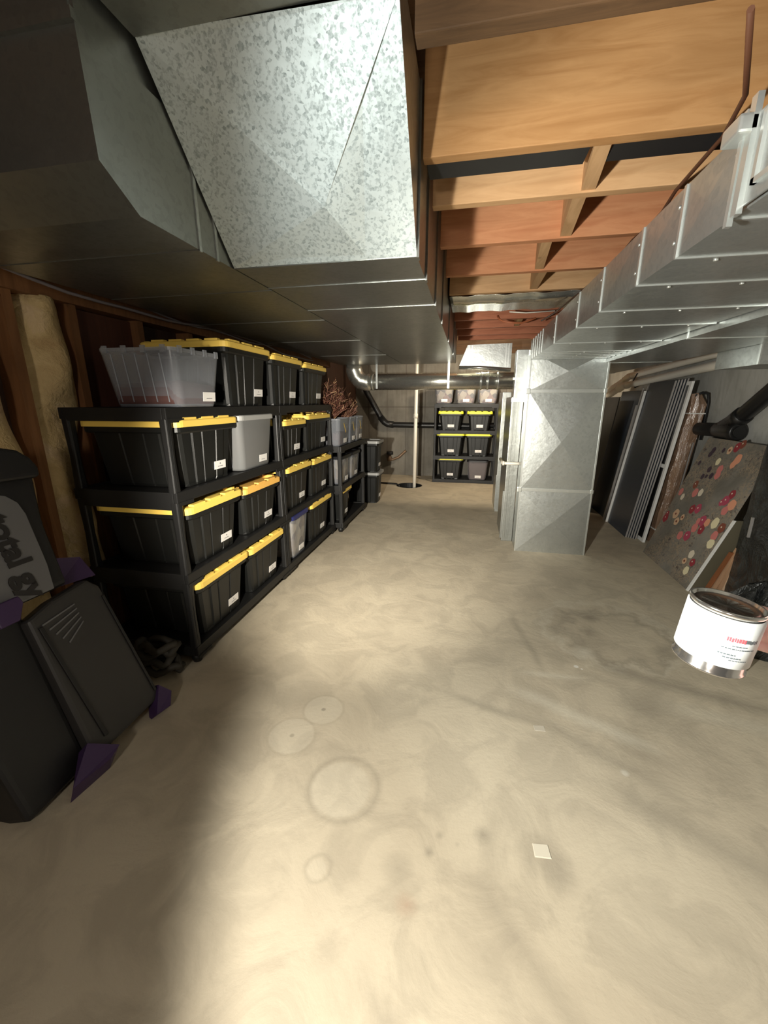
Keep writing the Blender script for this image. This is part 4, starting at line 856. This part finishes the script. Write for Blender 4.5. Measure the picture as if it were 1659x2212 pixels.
mb=MB(); r=random.Random(3)
def cyl_dash(a0,a1,z,th,m,q=.0009,sl=0):
    a0-=42; a1-=42; z*=.82; th*=.85
    n=6; V=[]
    for i in range(n+1):
        a=math.radians(a0+(a1-a0)*i/n); zz=z+sl*i/n; V+= [Vector(((rc+q)*math.cos(a),(rc+q)*math.sin(a),zz-th/2)),Vector(((rc+q)*math.cos(a),(rc+q)*math.sin(a),zz+th/2))]
    mb.faces(V,[(2*i,2*i+2,2*i+3,2*i+1) for i in range(n)],m)
a=-78
while a<-50: w=r.uniform(2.2,3.6); cyl_dash(a,a+w,.068+r.uniform(-.0008,.0008),.0065,CANP); a+=w+.8
a=-49
while a<-27: w=r.uniform(2.2,3.4); cyl_dash(a,a+w,.067+r.uniform(-.0008,.0008),.0055,CANG); a+=w+.9
for z,a0,a1,th in ((.058,-68,-44,.0016),(.053,-82,-28,.0018),(.043,-84,-58,.0022),(.038,-76,-48,.002),(.034,-66,-36,.0014)):
    a=a0
    while a<a1: w=r.uniform(1.5,5); cyl_dash(a,min(a1,a+w),z,th,CANG); a+=w+1
mb.obj('printed_text',None,t)
# hand
t2=thing('person','hand of a person reaching in from the frame edge, holding the white tin can','person',(0,0,0)); t2.matrix_world=Mc
def skin_mesh(name,chains,m,parent,sub=2):
    V=[];E=[];Rr=[];idx={}
    for ch in chains:
        prev=None
        for p,r_ in ch:
            key=tuple(round(c,4) for c in p)
            if key not in idx: idx[key]=len(V); V.append(p); Rr.append(r_)
            i=idx[key]
            if prev is not None and prev!=i: E.append((prev,i))
            prev=i
    me=bpy.data.meshes.new(name); me.from_pydata(V,E,[]); o=bpy.data.objects.new(name,me); COL.objects.link(o)
    md=o.modifiers.new('skin','SKIN'); md.use_smooth_shade=True
    for i,v in enumerate(me.skin_vertices[0].data): v.radius=(Rr[i] if isinstance(Rr[i],tuple) else (Rr[i],Rr[i])); v.use_root=(i==0)
    s_=o.modifiers.new('sub','SUBSURF'); s_.levels=sub; s_.render_levels=sub; me.materials.append(m); o.parent=parent; return o
def arc(ang,z,q): a=math.radians(ang); return (q*math.cos(a),q*math.sin(a),z)
# palm spine: wrist (right / toward camera-right) -> palm centre ; can-local axes: x=e2 (picture right), y=away, z=up
wr=(.135,-.030,.022); pc=(.098,-.008,.042); ch=[[((.30,-.16,-.12),.034),((.22,-.09,-.04),.030),(wr,(.022,.027)),(pc,(.017,.033))]]
zk=[.069,.053,.038,.023]; ext=[78,92,88,66]
for z,x_ in zip(zk,ext):
    rad=.0088 if z<.065 else .0092
    if z==.023: rad=.0076
    kn=(.078,.012,z)
    ch.append([(pc,(.017,.033)),(kn,rad*1.12),(arc(25,z,rc+.017),rad*1.0),(arc(48,z,rc+.0105),rad*.95),(arc(48+(x_-48)*.5,z,rc+.0092),rad*.9),(arc(x_,z-.001,rc+.0088),rad*.82)])
ch.append([(pc,(.017,.033)),((.088,-.022,.070),.012),((.072,-.022,.088),.0105),((.056,-.016,.100),.0092),((.042,-.010,.103),.0078)])
skin_mesh('hand_and_forearm',ch,SKIN,t2)
skin_mesh('sleeve',[[((.34,-.195,-.155),.052),((.27,-.13,-.08),.047),((.235,-.10,-.045),.044)]],SLEEVE,t2)
# ------------------------------------------------------------------ camera
cd=bpy.data.cameras.new('camera'); cam=bpy.data.objects.new('camera',cd); COL.objects.link(cam)
cd.sensor_fit='HORIZONTAL'; cd.sensor_width=36; cd.lens=36*880/1659; cd.clip_start=.02; cd.clip_end=50
M=Matrix((Rv,Uv,-Fv)).transposed().to_4x4(); M.translation=CAM; cam.matrix_world=M; sc.camera=cam
# ------------------------------------------------------------------ lights
def light(name,kind,loc,e,col,r=.03,tgt=None,**k):
    d=bpy.data.lights.new(name,kind); d.energy=e; d.color=col
    if kind!='SUN': d.shadow_soft_size=r
    for a,v in k.items(): setattr(d,a,v)
    o=bpy.data.objects.new(name,d); COL.objects.link(o); o.location=loc
    if tgt: o.rotation_euler=(Vector(tgt)-Vector(loc)).to_track_quat('-Z','Y').to_euler()
    return o
TL=Vector((-.50,0,1.13))
light('torch_low_beam','SPOT',TL,140,(1,.96,.86),.05,TL+Vector((.709,.623,-.332)),spot_size=math.radians(122),spot_blend=.30)
light('torch_high_beam','SPOT',TL,72,(.95,1,.97),.02,TL+Vector((math.sin(math.radians(38)),math.cos(math.radians(38)),.05)),spot_size=math.radians(108),spot_blend=.45)
light('fill_centre_beam','SPOT',TL,680,(1,.93,.80),.03,(-.80,5.6,.05),spot_size=math.radians(60),spot_blend=1.0)  # added fill beam that lifts the middle and far floor
light('bulb_far','POINT',(.20,5.56,1.69),58,(1,.84,.62),.04)
light('fill_behind_camera','POINT',(-.3,-1.3,1.35),44,(1,.93,.82),.12)  # added fill light behind the camera, lifts the dim left side
w=bpy.data.worlds.new('world'); sc.world=w; w.use_nodes=True; w.node_tree.nodes['Background'].inputs[0].default_value=(.02,.02,.02,1); w.node_tree.nodes['Background'].inputs[1].default_value=1
sc.view_settings.view_transform='Standard'; sc.view_settings.look='None'; sc.view_settings.gamma=1; sc.view_settings.use_curve_mapping=False; sc.view_settings.exposure=0
